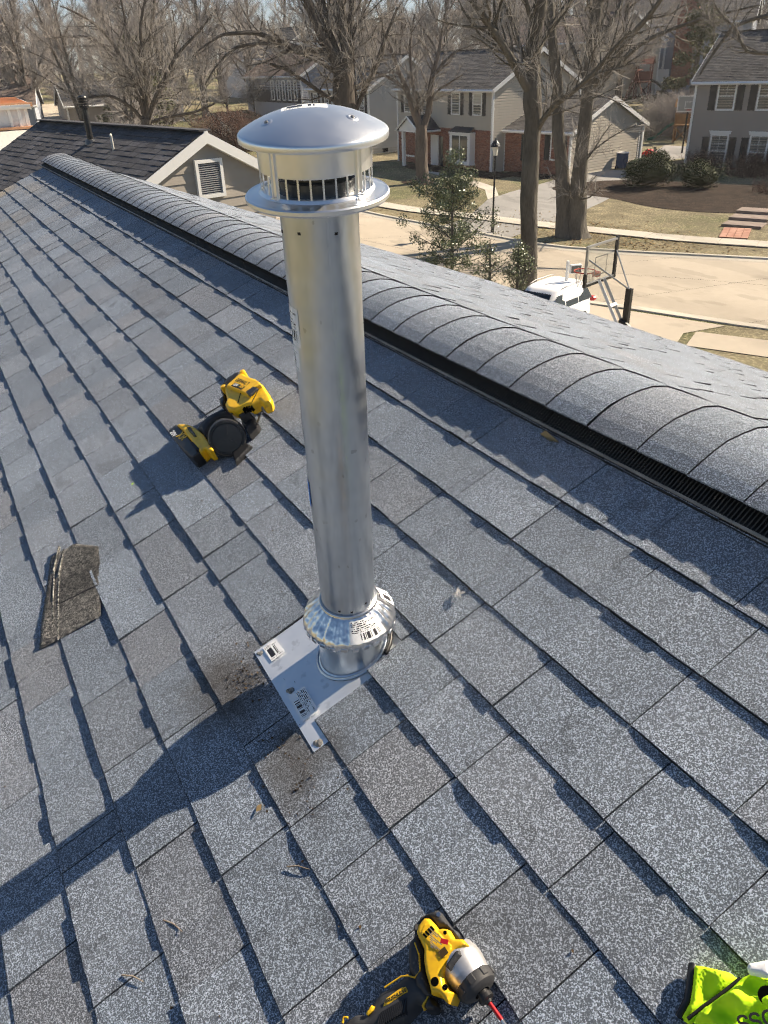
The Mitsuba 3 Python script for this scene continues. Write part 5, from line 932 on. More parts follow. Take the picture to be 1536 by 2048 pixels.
# louvred vent
lx0, lx1, lz0, lz1 = -.26, .27, 5.05, 5.66
vf = MB(); t = .055
for c, s in (((.5 * (lx0 + lx1), lz0 + t / 2, .035), (lx1 - lx0, t, .07)), ((.5 * (lx0 + lx1), lz1 - t / 2, .035), (lx1 - lx0, t, .07)), ((lx0 + t / 2, .5 * (lz0 + lz1), .034), (t, lz1 - lz0 - 2 * t, .07)), ((lx1 - t / 2, .5 * (lz0 + lz1), .034), (t, lz1 - lz0 - 2 * t, .07))): vf.box(c, s, Fg)
gv = obj('gable_vent', vf, 'm_white', nb)
obj('vent_back', MB().box((.5 * (lx0 + lx1), .5 * (lz0 + lz1), .006), (lx1 - lx0 - t, lz1 - lz0 - t, .01), Fg), 'm_black_void', gv)
for q in range(15):
    zc = lz0 + t + (lz1 - lz0 - 2 * t) * (q + .5) / 15
    obj('slat', MB().add(Fg([(lx0 + t, zc - .006, .058), (lx1 - t, zc - .006, .058), (lx1 - t, zc + .008, .020), (lx0 + t, zc + .008, .020), (lx0 + t, zc - .014, .056), (lx1 - t, zc - .014, .056)]), [[0, 1, 2, 3], [4, 5, 1, 0]]), 'm_greymetal_matte', gv)
mat('m_greymetal_matte', (.30, .31, .33), rough=.5)
nb_rng = np.random.default_rng(5)
for sgn, nm in ((-1, 'back'), (1, 'front')):
    up = unit(V(0, 0, SLB) - sgn * NBV * 1.0 * V(1, 1, 0)); L = (5.2 if sgn < 0 else 1.5) * math.hypot(1, SLB)
    eave = AP - up * L; exw = -NBU * (-sgn) if False else (NBU if sgn < 0 else -NBU)
    start = eave - (NBU * 7.3 if sgn < 0 else 0)
    F = frame(start, exw, up)
    rk = obj('roof', MB().add(F([(0, 0, -.004), (7.3, 0, -.004), (7.3, L, -.004), (0, L, -.004), (0, 0, -.14), (7.3, 0, -.14), (7.3, L, -.14), (0, L, -.14)]), [[0, 1, 2, 3], [7, 6, 5, 4], [0, 4, 5, 1], [1, 5, 6, 2], [3, 7, 4, 0]]), 'm_roof_dark', nb, uv=True)
    n_ = int(L / .142); pit = L / n_; fld = MB(); k_ = 0
    for i in range(n_):
        x = -nb_rng.uniform(0, .3)
        while x < 7.3:
            xn = x + nb_rng.uniform(.25, .36); a, b = max(x, 0) + .006, min(xn, 7.3) - .006
            if b - a > .02:
                h = nb_rng.choice([.007, .013]); q = F([(a, i * pit, h), (b, i * pit, h), (b, (i + 1) * pit + .02, .002), (a, (i + 1) * pit + .02, .002), (a, i * pit, -.002), (b, i * pit, -.002)])
                fc = [[0, 1, 2, 3], [4, 5, 1, 0]]; tn = (nb_rng.random(), 0)
                if sgn < 0 and i > n_ - 22 and k_ < 300 and b > 3.2:
                    obj('shingle', MB().add(q, fc, tn), 'm_roof_dark', rk, uv=True); k_ += 1
                else: fld.add(q, fc, tn)
            x = xn
    obj('shingle_field', fld, 'm_roof_dark', rk, uv=True, kind='stuff')
    # rake fascia on the gable towards us
    xg = 7.3 if sgn < 0 else 0; so = 1 if sgn < 0 else -1
    obj('rake_board', MB().box((xg + so * .015, L / 2 + .0, -.085), (.03, L + (.05 if sgn < 0 else .044), .155), F), 'm_white', nb)
    obj('soffit', MB().box((xg - so * .045, L / 2 - .02, -.152), (.08, L, .02), F), 'm_white', nb)
obj('ridge_cap', MB().box((-3.65, 0, .012), (7.3, .22, .024), frame(AP, NBU, NBV, V(0, 0, 1))), 'm_roof_dark', nb, uv=True)
# vents on the neighbour's back slope
def on_nb(s, v):   # s metres from the gable along the ridge, v metres down the back slope
    up = unit(V(0, 0, SLB) + NBV); return AP - NBU * s - up * v
p = on_nb(3.52, .57)
fp = thing('flue_vent', 'dark flue with a ribbed cap standing on the neighbouring dark roof', 'flue')
zf = frame(p, V(1, 0, 0), V(0, 1, 0), V(0, 0, 1))
obj('pipe', MB().lathe([(.062, -.1), (.058, .05), (.055, .60), (.055, .62)], 20, zf), 'm_toolblack', fp, smooth=40)
for q in range(4): obj('cap_ring', MB().lathe([(.056, .585 + .045 * q), (.092, .59 + .045 * q), (.094, .615 + .045 * q), (.056, .622 + .045 * q)], 20, zf), 'm_toolblack', fp, smooth=40)
obj('cap_top', MB().lathe([(.09, .765), (.075, .79), (1e-5, .80)], 20, zf), 'm_toolblack', fp, smooth=40)
obj('collar', MB().lathe([(.058, .055), (.10, .035), (.11, .0), (.12, -.04)], 20, zf), 'm_darkmetal', fp, smooth=40)
p = on_nb(2.25, .73); sv = thing('plumbing_vent', 'slim pale pipe stub on the neighbouring dark roof', 'vent pipe')
zf = frame(p, V(1, 0, 0), V(0, 1, 0), V(0, 0, 1))
obj('pipe', MB().lathe([(.022, -.1), (.022, .24), (.018, .24), (.018, .1)], 14, zf), 'm_siding_grey', sv, smooth=40)
obj('elbow', MB().tube(np.array([p + V(0, 0, .23), p + V(-.02, 0, .25), p + V(-.09, .02, .25)]), .021, 8), 'm_siding_grey', sv, smooth=40)

# --- house straight across the street: brick below, beige siding above
h1 = thing('suburban_house', 'beige house with a red brick ground floor and small porch across the street', 'house')
H = gable_house(h1, (-59.28, 34.95, 0), 0.057, 11.5, 8.0, 5.15, 2.2, 'm_siding_beige', 'm_roof_grey', lap=.17, front_lower=(2.62, 'm_brick'), seed=11)
F = H['f']; X = lambda s: 11.5 + s
for sw, shs, cur in ((-2.16, True, .5), (-4.60, True, .0), (-6.0 - 2.35, True, .3), (-10.6, True, .3)):
    window(h1, F, X(sw), 3.50, 1.02, 1.42, 1, 1, .09, curtain=cur)
    shutter(h1, F, X(sw) - .40, 3.50, .36, 1.44); shutter(h1, F, X(sw) + 1.06, 3.50, .36, 1.44)
bay = obj('bay_window', MB().box((X(-2.95), 1.40, .26), (2.36, 1.95, .50), F).box((X(-2.95), .42, .30), (2.46, .12, .56), F).box((X(-2.95), 2.40, .30), (2.46, .12, .56), F), 'm_white', h1)
for q in range(2): obj('pane', MB().box((X(-3.42 + .94 * q), 1.42, .513), (.82, 1.62, .012), F), 'm_glass_dark', bay)
obj('bay_roof', MB().add(F([(X(-4.20), 2.46, .62), (X(-1.70), 2.46, .62), (X(-1.85), 2.78, .03), (X(-4.05), 2.78, .03)]), [[0, 1, 2, 3]]), 'm_roof_dark', h1, uv=True)
window(h1, F, X(-10.75), .40, 1.75, 1.95, 2, 1, .12, hung=False)
obj('door', MB().box((X(-6.55), 1.05, .06), (.95, 2.1, .06), F), 'm_white', h1); obj('side_light', MB().box((X(-5.75), 1.05, .055), (.42, 2.0, .05), F), 'm_glass_dark', h1)
# porch
for sx in (-8.20, -6.40): obj('porch_column', MB().box((X(sx), 1.2, 1.75), (.22, 2.4, .22), F), 'm_white', h1)
pf = MB().box((X(-7.30), 2.47, .95), (2.5, .18, 1.95), F); pf.add(F([(X(-8.55), 2.56, 1.92), (X(-6.05), 2.56, 1.92), (X(-7.30), 3.36, 1.92)]), [[0, 1, 2]]); obj('porch_gable', pf, 'm_white', h1)
pr = MB()
for sgn in (-1, 1):
    pr.add(F([(X(-7.30), 3.44, 2.06), (X(-7.30), 3.44, .02), (X(-7.30) + sgn * 1.45, 2.52, .02), (X(-7.30) + sgn * 1.45, 2.52, 2.06)]), [[0, 1, 2, 3]])
    pr.add(F([(X(-7.30), 3.36, 2.06), (X(-7.30) + sgn * 1.45, 2.44, 2.06), (X(-7.30) + sgn * 1.45, 2.52, 2.06), (X(-7.30), 3.44, 2.06)]), [[0, 1, 2, 3]])
    pr.add(F([(X(-7.30) + sgn * 1.45, 2.52, .02), (X(-7.30) + sgn * 1.45, 2.52, 2.06), (X(-7.30) + sgn * 1.45, 2.42, 2.06), (X(-7.30) + sgn * 1.45, 2.42, .02)]), [[0, 1, 2, 3]])
obj('porch_roof', pr, 'm_roof_dark', h1, uv=True)
pt = MB()
for sgn in (-1, 1):
    a, b = F([(X(-7.30), 3.40, 2.08)])[0], F([(X(-7.30) + sgn * 1.5, 2.45, 2.08)])[0]; pt.tube([a, b], .07, 4)
    pt.tube(F([(X(-7.30) + sgn * 1.47, 2.43, 2.08), (X(-7.30) + sgn * 1.47, 2.43, .05)]), .07, 4)
obj('porch_trim', pt, 'm_white', h1)
# side wing (garage) of that house
gw = H['P']
G1 = gable_house(h1, (-47.89, 36.79, 0), 0.20, 5.6, 8.2, 2.62, 1.75, 'm_siding_beige', 'm_roof_grey', lap=.17, over=.25, front_lower=(2.6, 'm_brick'), seed=12)
F = G1['f']; window(h1, F, 4.0, .90, .90, 1.52, 1, 1, .09, curtain=.3); shutter(h1, F, 3.5, .90, .46, 1.55); shutter(h1, F, 4.94, .90, .40, 1.55); shutter(h1, F, 1.5, .75, .40, 1.65)
dp = MB().box((8.1, 1.3, .05), (.09, 2.5, .08), G1['r']).box((8.05, 2.62, .10), (.09, .09, .3), G1['r']); obj('downspout', dp, 'm_white', h1)
mb = MB()
for q in range(18): mb.box((7.8, .12 + .14 * q, .03), (.11, .09, .03), G1['r'])
obj('trim_block', mb, 'm_white', h1)

# --- taupe house at the right edge
h2 = thing('suburban_house', 'taupe sided two storey house at the right edge with black shutters and white windows', 'house')
ang = math.atan2(.37, .93)
H = gable_house(h2, (-40.2, 46.3, 0), ang, 12.5, 8.2, 5.2, 2.6, 'm_siding_taupe', 'm_roof_grey', lap=.15, over=.28, seed=13, wid=.35)
F = H['f']
for s in (1.42, 3.92, 7.0, 9.6):
    window(h2, F, s, 3.50, 1.18, 1.68, 2, 2, .10, head=False); shutter(h2, F, s - .50, 3.52, .44, 1.62); shutter(h2, F, s + 1.24, 3.52, .44, 1.62)
    window(h2, F, s, .12, 1.18, 2.02, 2, 2, .10, head=True); shutter(h2, F, s - .50, .12, .44, 1.85); shutter(h2, F, s + 1.24, .12, .44, 1.85)
obj('brick_wall', MB().box((6.25, .02, .03), (12.5, .28, .12), F), 'm_brick', h2)
Fr_, Lr = H['roofs'][0]
obj('skylight', MB().box((3.6, Lr * .97, .08), (.9, .5, .12), Fr_), 'm_white', h2)

# --- row of houses further left along the street
h3 = thing('suburban_house', 'pale grey sided house directly behind the rain cap', 'house')
H = gable_house(h3, (-78.0, 36.0, 0), 0.0, 12.0, 7.6, 5.0, 2.3, 'm_siding_grey', 'm_roof_grey', lap=.20, seed=14)
F = H['f']
for s in (1.0, 3.4, 6.6, 8.6, 10.3): window(h3, F, s, 2.9, 1.0, 1.7, 2, 2, .10); shutter(h3, F, s - .42, 2.9, .38, 1.7); shutter(h3, F, s + 1.04, 2.9, .38, 1.7)
for q in range(3): obj('crawl_vent', MB().box((1.5 + 1.6 * q, .18, .02), (.55, .28, .03), H['r']), 'm_black_void', h3)
obj('foundation', MB().box((3.8, .10, -.04), (7.7, .5, .12), H['r']), 'm_walk', h3)
h4 = thing('suburban_house', 'grey house with a dark upper storey of four tall narrow windows', 'house')
H = gable_house(h4, (-97.0, 37.0, 1.0), 0.02, 14.5, 8.0, 5.0, 2.2, 'm_siding_blue', 'm_roof_brown', lap=.22, seed=15)
F = H['f']
obj('dark_storey', MB().add(F([(-.1, 2.5, .05), (14.6, 2.5, .05), (14.6, 4.95, -.01), (-.1, 4.95, -.01), (14.6, 2.5, -.2), (-.1, 2.5, -.2)]), [[0, 1, 2, 3], [0, 5, 4, 1]]), 'm_roof_dark', h4, uv=True)
for q in range(5): window(h4, F, 7.0 + 1.45 * q, 2.7, .8, 1.9, 1, 2, .10, depth=.10)
h5 = thing('suburban_house', 'pale blue white gabled house far down the street with a small gable vent', 'house')
H = gable_house(h5, (-120, 42.0, 1.8), .1, 16, 10, 6.0, 3.2, 'm_siding_white', 'm_roof_grey', lap=.25, seed=16)
obj('gable_vent', MB().box((5.0, 7.4, .03), (.7, .9, .06), H['r']), 'm_greymetal_matte', h5)
for q in range(4): window(h5, H['r'], 1.0 + 2.3 * q, 3.4, 1.0, 1.4)
for (x, y, a, w, d, hh, rise, wm, rm, lb) in ((-88, 66, .05, 16, 10, 5.4, 2.6, 'm_siding_beige', 'm_roof_brown', 'beige house with a pinkish brown roof in the second row behind the grey houses'),
                                                                                            (-150, 74, .1, 18, 10, 5.4, 2.8, 'm_siding_white', 'm_roof_brown', 'white house under a brown roof in the second row far left')):
    hk = thing('distant_house', lb, 'house'); H = gable_house(hk, (x, y, float(zt(x, y)) - .3), a, w, d, hh, rise, wm, rm, lap=.3, seed=int(x * -1), wid=.9, pitch=.3)
    for q in range(4): window(hk, H['f'], 1.5 + (w - 4) * q / 3.2, 3.0, 1.1, 1.5); window(hk, H['r'], 1 + 2 * q, 3.0, .9, 1.4)
# --- left edge: ranch house and white building with an orange edged roof
hk = thing('distant_house', 'low brown roofed ranch house at the far left under the trees', 'house')
H = gable_house(hk, (-94.5, 0.0, 1.2), 1.35, 13, 9, 3.2, 2.4, 'm_siding_blue', 'm_roof_brown', lap=.3, seed=40, wid=.9, pitch=.3)
for q in range(4): window(hk, H['f'], 1.0 + 3.0 * q, .9, 1.3, 1.4)
H_ = gable_house(thing('distant_house', 'second low roof beside the brown ranch house, half hidden by twigs', 'house'), (-96.0, 16.5, 1.0), 1.5, 12, 9, 3.0, 2.0, 'm_siding_taupe', 'm_roof_grey', lap=.3, seed=41, wid=.9, pitch=.3)
wb = thing('white_house', 'white sided house at the left edge with orange edged roofs', 'house')
H = gable_house(wb, (-41.7, -5.2, 0), math.pi / 2, 10.6, 8.0, 5.75, .15, 'm_siding_white', 'm_orange', lap=.22, over=.2, seed=42)
obj('lower_roof', MB().add(H['P']([(-.5, -3.2, 4.22), (11.0, -3.2, 4.22), (11.0, -.02, 4.92), (-.5, -.02, 4.92), (-.5, -3.2, 4.05), (11.0, -3.2, 4.05), (11.0, -.02, 4.5)]), [[0, 1, 2, 3], [4, 5, 1, 0], [5, 6, 2, 1]]), 'm_siding_grey', wb)
obj('orange_edge', MB().box((5.25, -.12, 4.96), (11.6, .26, .10), H['P']), 'm_orange', wb); obj('orange_edge', MB().box((5.3, -.24, 5.86), (11.2, .16, .16), H['P']), 'm_orange', wb)
obj('downspout', MB().box((10.3, -.06, 2.9), (.14, .10, 5.6), H['P']), 'm_white', wb); obj('downspout', MB().box((9.9, -.06, 2.9), (.12, .10, 5.6), H['P']), 'm_white', wb)
# --- house on the hill, upper right
hh = thing('hillside_house', 'blue grey house up the slope with a tall red brick chimney and a white porch', 'house')
HO = V(-79.0, 75.5, 3.0)
H = gable_house(hh, HO, .62, 15, 9, 6.6, 3.0, 'm_siding_blue', 'm_roof_grey', lap=.3, seed=50, wid=.8, pitch=.3)
F = H['f']
obj('chimney', MB().box((8.3, 4.9, .45), (2.1, 9.9, .9), F).box((8.3, 10.2, .45), (1.5, 1.0, .9), F), 'm_brick', hh)
pch = MB().box((2.6, 2.75, 1.3), (5.6, .22, 2.6), F)
for q in range(4): pch.box((.1 + 1.66 * q, 1.35, 2.5), (.14, 2.7, .14), F)
for q in range(30): pch.box((.1 + .17 * q, .55, 2.5), (.05, .8, .04), F)
pch.box((2.6, .98, 2.5), (5.1, .07, .08), F); obj('porch', pch, 'm_white', hh)
obj('porch_roof', MB().add(F([(-.3, 2.88, 2.75), (5.6, 2.88, 2.75), (5.6, 4.2, .05), (-.3, 4.2, .05)]), [[0, 1, 2, 3]]), 'm_roof_dark', hh, uv=True)
obj('porch_door', MB().box((4.4, 1.1, .05), (1.6, 2.2, .08), F), 'm_redwood', hh)
obj('gate_panel', MB().box((6.2, 1.1, 1.5), (1.9, 2.1, .08), F), 'm_white', hh)
window(hh, F, 5.0, 4.3, .9, 1.3); window(hh, F, 11.0, .9, 1.6, 1.6, 3, 2); window(hh, F, 11.0, 4.0, 1.3, 1.5)
obj('corner_board', MB().box((6.2, 3.3, .04), (.22, 6.6, .08), F), 'm_white', hh)

# ---------------------------------------------------------------- trees
class TreeMB:
    """fast collector of tubes: wood (limbs) and twigs apart"""
    def __init__(s): s.v = {0: [], 1: []}; s.f = {0: [], 1: []}; s.n = {0: 0, 1: 0}; s.tri = 0
    def tube(s, pts, rad, k, w):
        v, f = tube_arrays(pts, rad, k, False); s.v[w].append(v); s.f[w].append(f + s.n[w]); s.n[w] += len(v); s.tri += len(f)
    def mesh(s, w): return trimesh.Trimesh(np.vstack(s.v[w]), np.vstack(s.f[w]), process=False)
def smooth_path(p, n):
    from scipy.interpolate import PchipInterpolator
    p = np.asarray(p, float); d = np.r_[0, np.cumsum(np.linalg.norm(np.diff(p[:, :3], axis=0), axis=1))]
    t = np.linspace(0, d[-1], n); return np.stack([PchipInterpolator(d, p[:, i])(t) for i in range(p.shape[1])], 1)
def norm(v): return v / (np.linalg.norm(v, axis=-1, keepdims=True) + 1e-9)
def tubes(pts, rad, k):
    """many tubes at once: pts (B, n, 3), rad (B, n)"""
    B, n, _ = pts.shape; t = norm(np.gradient(pts, axis=1)); ref = np.where(np.abs(t[..., 2:3]) < .8, [0, 0, 1.0], [1.0, 0, 0])
    x = norm(np.cross(t, ref)); y = np.cross(t, x); a = 2 * math.pi * np.arange(k) / k
    v = pts[:, :, None] + rad[:, :, None, None] * (np.cos(a)[:, None] * x[:, :, None] + np.sin(a)[:, None] * y[:, :, None])
    i = (np.arange(B) * n * k)[:, None, None] + (np.arange(n - 1) * k)[None, :, None]; j = np.arange(k)[None, None]; j2 = (j + 1) % k
    q = [c.reshape(-1) for c in np.broadcast_arrays(i + j, i + j2, i + k + j2, i + k + j)]
    return v.reshape(-1, 3), np.vstack([np.stack([q[0], q[2], q[1]], 1), np.stack([q[0], q[3], q[2]], 1)])
def shoots(rng, p0, d0, L, r0, n, wig, up):
    """(B, n, 3) wavy lines"""
    pts = [p0]; d = d0
    for _ in range(n - 1):
        d = norm(d + rng.normal(0, wig, d.shape) + np.array([0, 0, up * .25])); pts.append(pts[-1] + d * (L / (n - 1))[:, None])
    return np.stack(pts, 1), r0[:, None] * np.linspace(1, .42, n)
def children(rng, pts, rad, L, space, lo, hi, P):
    """side shoots of all branches at once: start, direction, length, radius"""
    B, n, _ = pts.shape; m = np.maximum(1, (L / space * rng.uniform(.75, 1.25, B)).astype(int)); i = np.repeat(np.arange(B), m); M = len(i)
    w = rng.uniform(.12, 1, M); q = w * (n - 1); j = np.minimum(q.astype(int), n - 2); f = (q - j)[:, None]
    p = pts[i, j] * (1 - f) + pts[i, j + 1] * f; t = norm(pts[i, j + 1] - pts[i, j]); r = norm(np.cross(t, rng.normal(size=(M, 3))))
    a = rng.uniform(.45, 1.05, M)[:, None]; d = norm(np.cos(a) * t + np.sin(a) * r + np.array([0, 0, P['up']]))
    return p, d, L[i] * rng.uniform(lo, hi, M) * (1 - .4 * w), np.maximum(P['rmin'], rad[i, j] * rng.uniform(.35, .62, M))
def grow(T, rng, p, d, L, r, P):
    """branches and their shoots, level by level, down to the twigs"""
    for lev in range(P['maxlev'] + 1):
        n = 5 if lev == 0 else (4 if lev == 1 else 3); pts, rad = shoots(rng, p, d, L, r, n, P['wig'], P['up'])
        v, f = tubes(pts, rad, 5 if lev == 0 else 3); w = 0 if lev <= P.get('wood', 0) else 1
        T.v[w].append(v); T.f[w].append(f + T.n[w]); T.n[w] += len(v); T.tri += len(f)
        if lev == P['maxlev']: break
        p, d, L, r = children(rng, pts, rad, L, P['space'][lev], .25, .62, P); ok = L > P.get('lmin', .14); p, d, L, r = p[ok], d[ok], L[ok], r[ok]
        if not len(p): break
def branch(T, rng, p0, d0, L, r0, lev, P): grow(T, rng, np.array([p0]), np.array([d0]), np.array([L]), np.array([r0]), P)
def side_dir(rng, t, ang, up=.25):
    r = rng.normal(size=3); r -= (r @ t) * t; r /= np.linalg.norm(r) + 1e-9
    d = math.cos(ang) * t + math.sin(ang) * r; d[2] += up; return d / np.linalg.norm(d)
def limb_tree(name, label, cat, limbs, m_wood, m_twig, seed, P, group=None, foot=None):
    rng = np.random.default_rng(seed); key = thing(name, label, cat, group); T = TreeMB(); S = []
    for li, l in enumerate(limbs):
        l = np.array(l)
        if li == 0 or (l[0][2] < 1.0 and len(l) > 5):
            g = l[0].copy(); g[2] = min(float(zt(g[0], g[1])) - .15, g[2] - .1); g[3] *= 1.25; l = np.vstack([g, l])
        l[:, 3] *= P.get('thin', .88) if li else P.get('thin0', 1.0)
        n = max(10, len(l) * 5); q = smooth_path(l, n); r = q[:, 3]
        big = li == 0 or r[0] > .16
        wob = (meshkit.noise(np.c_[q[:, :2] * .5 + seed, q[:, 2] * .7]) - .5)[:, None] * np.array([[.5, .5, 0]]) * np.minimum(r, .2)[:, None] * 1.2
        q[:, :3] += wob
        if big:
            k = 18; v, f = tube_arrays(q[:, :3], r, k, False); a = np.tile(np.arange(k) / k * 2 * math.pi, n); rr = np.repeat(r, k); zz = v[:, 2]
            ax_ = np.repeat(q[:, :3], k, axis=0); nn = meshkit.fbm(np.c_[np.cos(a) * 1.6 + seed, np.sin(a) * 1.6, zz * .9]) - .5
            fl = np.clip((1.2 - (zz - q[0, 2])) / 1.2, 0, 1) ** 2 * (foot or .0)
            sc = 1 + .34 * nn + fl * (.55 + .45 * np.cos(a * 5 + seed)); v = ax_ + (v - ax_) * sc[:, None]
            obj('trunk', trimesh.Trimesh(v, f, process=False), m_wood, key, smooth=True)
        else: T.tube(q[:, :3], r, 7, 0)
        # shoots along the limb
        seg = np.linalg.norm(np.diff(q[:, :3], axis=0), axis=1); tot = seg.sum()
        start = .55 if li == 0 else .10
        m = int(tot * (1 - start) / P['limb_space'])
        for i in range(m):
            w = start + (1 - start) * (i + rng.random()) / m; j = min(int(w * (n - 1)), n - 2); p = q[j, :3]; t = unit(q[j + 1, :3] - q[j, :3])
            if li == 0 and w < P.get('clear', .5): continue
            S.append((p, side_dir(rng, t, rng.uniform(.5, 1.15), P['up']), P['len'] * rng.uniform(.4, 1.15) * (1.05 - .45 * w), min(max(r[j] * rng.uniform(.2, .45), .010), .04)))
    grow(T, rng, *[np.array(c) for c in zip(*S)], P)
    print(name, 'triangles', T.tri)
    obj('limb', T.mesh(0), m_wood, key, smooth=True); obj('twigs', T.mesh(1), m_twig, key, kind='stuff')
    return key
PA = dict(wig=.17, up=.14, maxlev=3, space=[.16, .12, .11], rmin=.0036, limb_space=.30, len=2.6)
limb_tree('bare_tree', 'big bare tree with a knobbly grey trunk behind the white car', 'tree', TREES['D'], 'm_bark', 'm_twig', 3, {**PA, 'limb_space': .14, 'len': 2.2, 'clear': .76, 'thin0': .84})
limb_tree('bare_tree', 'bare tree with twin trunks and flared roots across the street beside the taupe house', 'tree', TREES['E'], 'm_bark', 'm_twig', 4, {**PA, 'limb_space': .30, 'len': 2.6, 'clear': .72}, foot=.75)
limb_tree('bare_tree', 'large dark bare tree with many upright stems directly behind the rain cap', 'tree', TREES['B'], 'm_bark_dark', 'm_twig', 5, {**PA, 'limb_space': .26, 'len': 2.6, 'clear': .86})
limb_tree('bare_tree', 'slender bare tree with a V-shaped fork on the lawn before the brick house', 'tree', TREES['C'], 'm_bark_red', 'm_twig', 6, {**PA, 'limb_space': .24, 'len': 2.4, 'clear': .99})
limb_tree('bare_tree', 'wide spreading bare tree behind the dark neighbouring roof at upper left', 'tree', TREES['A'], 'm_bark_dark', 'm_twig', 7, {**PA, 'limb_space': .24, 'len': 2.7, 'clear': .99})

# background trees: a few kinds, copied
def kind_of_tree(gid, seed, Ht, spread, P, stems=1):
    rng = np.random.default_rng(seed); T = TreeMB(); tk = TreeMB()
    for s in range(stems):
        lean = rng.normal(0, .10, 2); h = Ht * rng.uniform(.45, .6)
        q = smooth_path([(0, 0, -.8, .026 * Ht), (lean[0] * h * .3, lean[1] * h * .3, h * .35, .021 * Ht), (lean[0] * h, lean[1] * h, h, .014 * Ht), (lean[0] * h * 1.7, lean[1] * h * 1.7, Ht * .95, .003 * Ht)], 14)
        tk.tube(q[:, :3], q[:, 3] / math.sqrt(stems), 7, 0)
        for i in range(int(22 / stems) + 3):
            w = rng.uniform(.22, .95); j = int(w * 13); p = q[j, :3]; L = spread * rng.uniform(.6, 1.15) * (1.1 - .6 * w)
            branch(T, rng, p, side_dir(rng, V(0, 0, 1), rng.uniform(.55, 1.2), .25), L, q[j, 3] * .5 / math.sqrt(stems), 0, P)
    scene[gid] = {'type': 'shapegroup', 'trunk': mikit.ply(tk.mesh(0), 'm_bark_dark', smooth=True), 'limb': mikit.ply(T.mesh(0), 'm_bark_red', smooth=False), 'twigs': mikit.ply(T.mesh(1), 'm_twig_far')}
    print(gid, T.tri)
PB_ = dict(wig=.15, up=.2, maxlev=3, space=[.30, .20, .17], rmin=.012, lmin=.25)
for gi, (sd, ht, sp, st) in enumerate(((101, 17, 6.5, 1), (102, 14, 6.0, 2), (103, 20, 7.5, 1), (104, 11, 5.5, 3))): kind_of_tree(f'tree_kind_{gi}', sd, ht, sp, PB_, st)
def place_tree(px, dist, gi, sc, rot, name, lab=None, grp=None):
    d = FWD * 1560 + (px - 768) * np.cross(FWD, UP); d = d[:2] / np.linalg.norm(d[:2]); x, y = d * dist
    k = key_of(name); scene[k] = {'type': 'instance', 'to_world': T4().translate([float(x), float(y), float(zt(x, y)) - .2]).rotate([0, 0, 1], rot).scale(sc), 'group': {'type': 'ref', 'id': f'tree_kind_{gi}'}}
    if lab: tag(k, lab, 'tree', grp)
    return k
rng = np.random.default_rng(33)
for px, dist, gi, sc in ((40, 100, 3, .7), (105, 96, 1, .75), (160, 84, 3, 1.0), (235, 96, 2, .8), (330, 90, 1, 1.0), (395, 78, 3, 1.0), (455, 88, 0, .9), (515, 100, 2, .85), (590, 104, 1, .95), (735, 96, 0, .95), (805, 88, 3, 1.1),
                         (885, 84, 2, .8), (945, 92, 1, 1.0), (1010, 86, 0, .9), (1150, 92, 2, .85), (1230, 118, 0, .9), (1420, 96, 1, 1.1), (1500, 84, 3, 1.2)):
    place_tree(px, dist, gi, sc, float(rng.uniform(0, 360)), 'background_tree', 'bare twiggy tree among the row behind the houses', 'bare trees in the background')
for i in range(120):
    px = -300 + 2100 * ((i * 37) % 120 + rng.random()) / 120; place_tree(px, float(rng.uniform(112, 210)), int(rng.integers(0, 4)), float(rng.uniform(.85, 1.15)) * (1.0 if px > 130 else .62), float(rng.uniform(0, 360)), 'far_woods' if i == 0 else f'far_woods__{i:03d}')
for i in range(60):
    px = -250 + 1750 * ((i * 23) % 60 + rng.random()) / 60; place_tree(px, float(rng.uniform(100, 150)), 3, float(rng.uniform(.35, .6)), float(rng.uniform(0, 360)), f'far_woods__{200 + i:03d}')
labels['far_woods'] = {'label': 'grey brown wall of distant bare woods along the horizon', 'category': 'woods', 'kind': 'stuff'}

# leaves: small quads scattered through clumps
def leaf_cloud(centres, radii, n, size, rng, squash=1.0, up=.3):
    c = np.asarray(centres, float); w = np.asarray(radii, float) ** 2; i = rng.choice(len(c), n, p=w / w.sum())
    u = rng.normal(size=(n, 3)); u /= np.linalg.norm(u, axis=1, keepdims=True); r = np.asarray(radii)[i] * rng.random(n) ** .45
    p = c[i] + u * r[:, None] * np.array([1, 1, squash])
    nr = rng.normal(size=(n, 3)) + u * .8 + np.array([0, 0, up]); nr /= np.linalg.norm(nr, axis=1, keepdims=True)
    a = np.cross(nr, rng.normal(size=(n, 3))); a /= np.linalg.norm(a, axis=1, keepdims=True); b = np.cross(nr, a); s = size * rng.uniform(.6, 1.3, n)[:, None]
    v = np.stack([p - a * s, p + b * s * .5, p + a * s, p - b * s * .5], 1).reshape(-1, 3); k = np.arange(n)[:, None] * 4
    return trimesh.Trimesh(v, np.vstack([k + [0, 1, 2], k + [0, 2, 3]]), process=False)
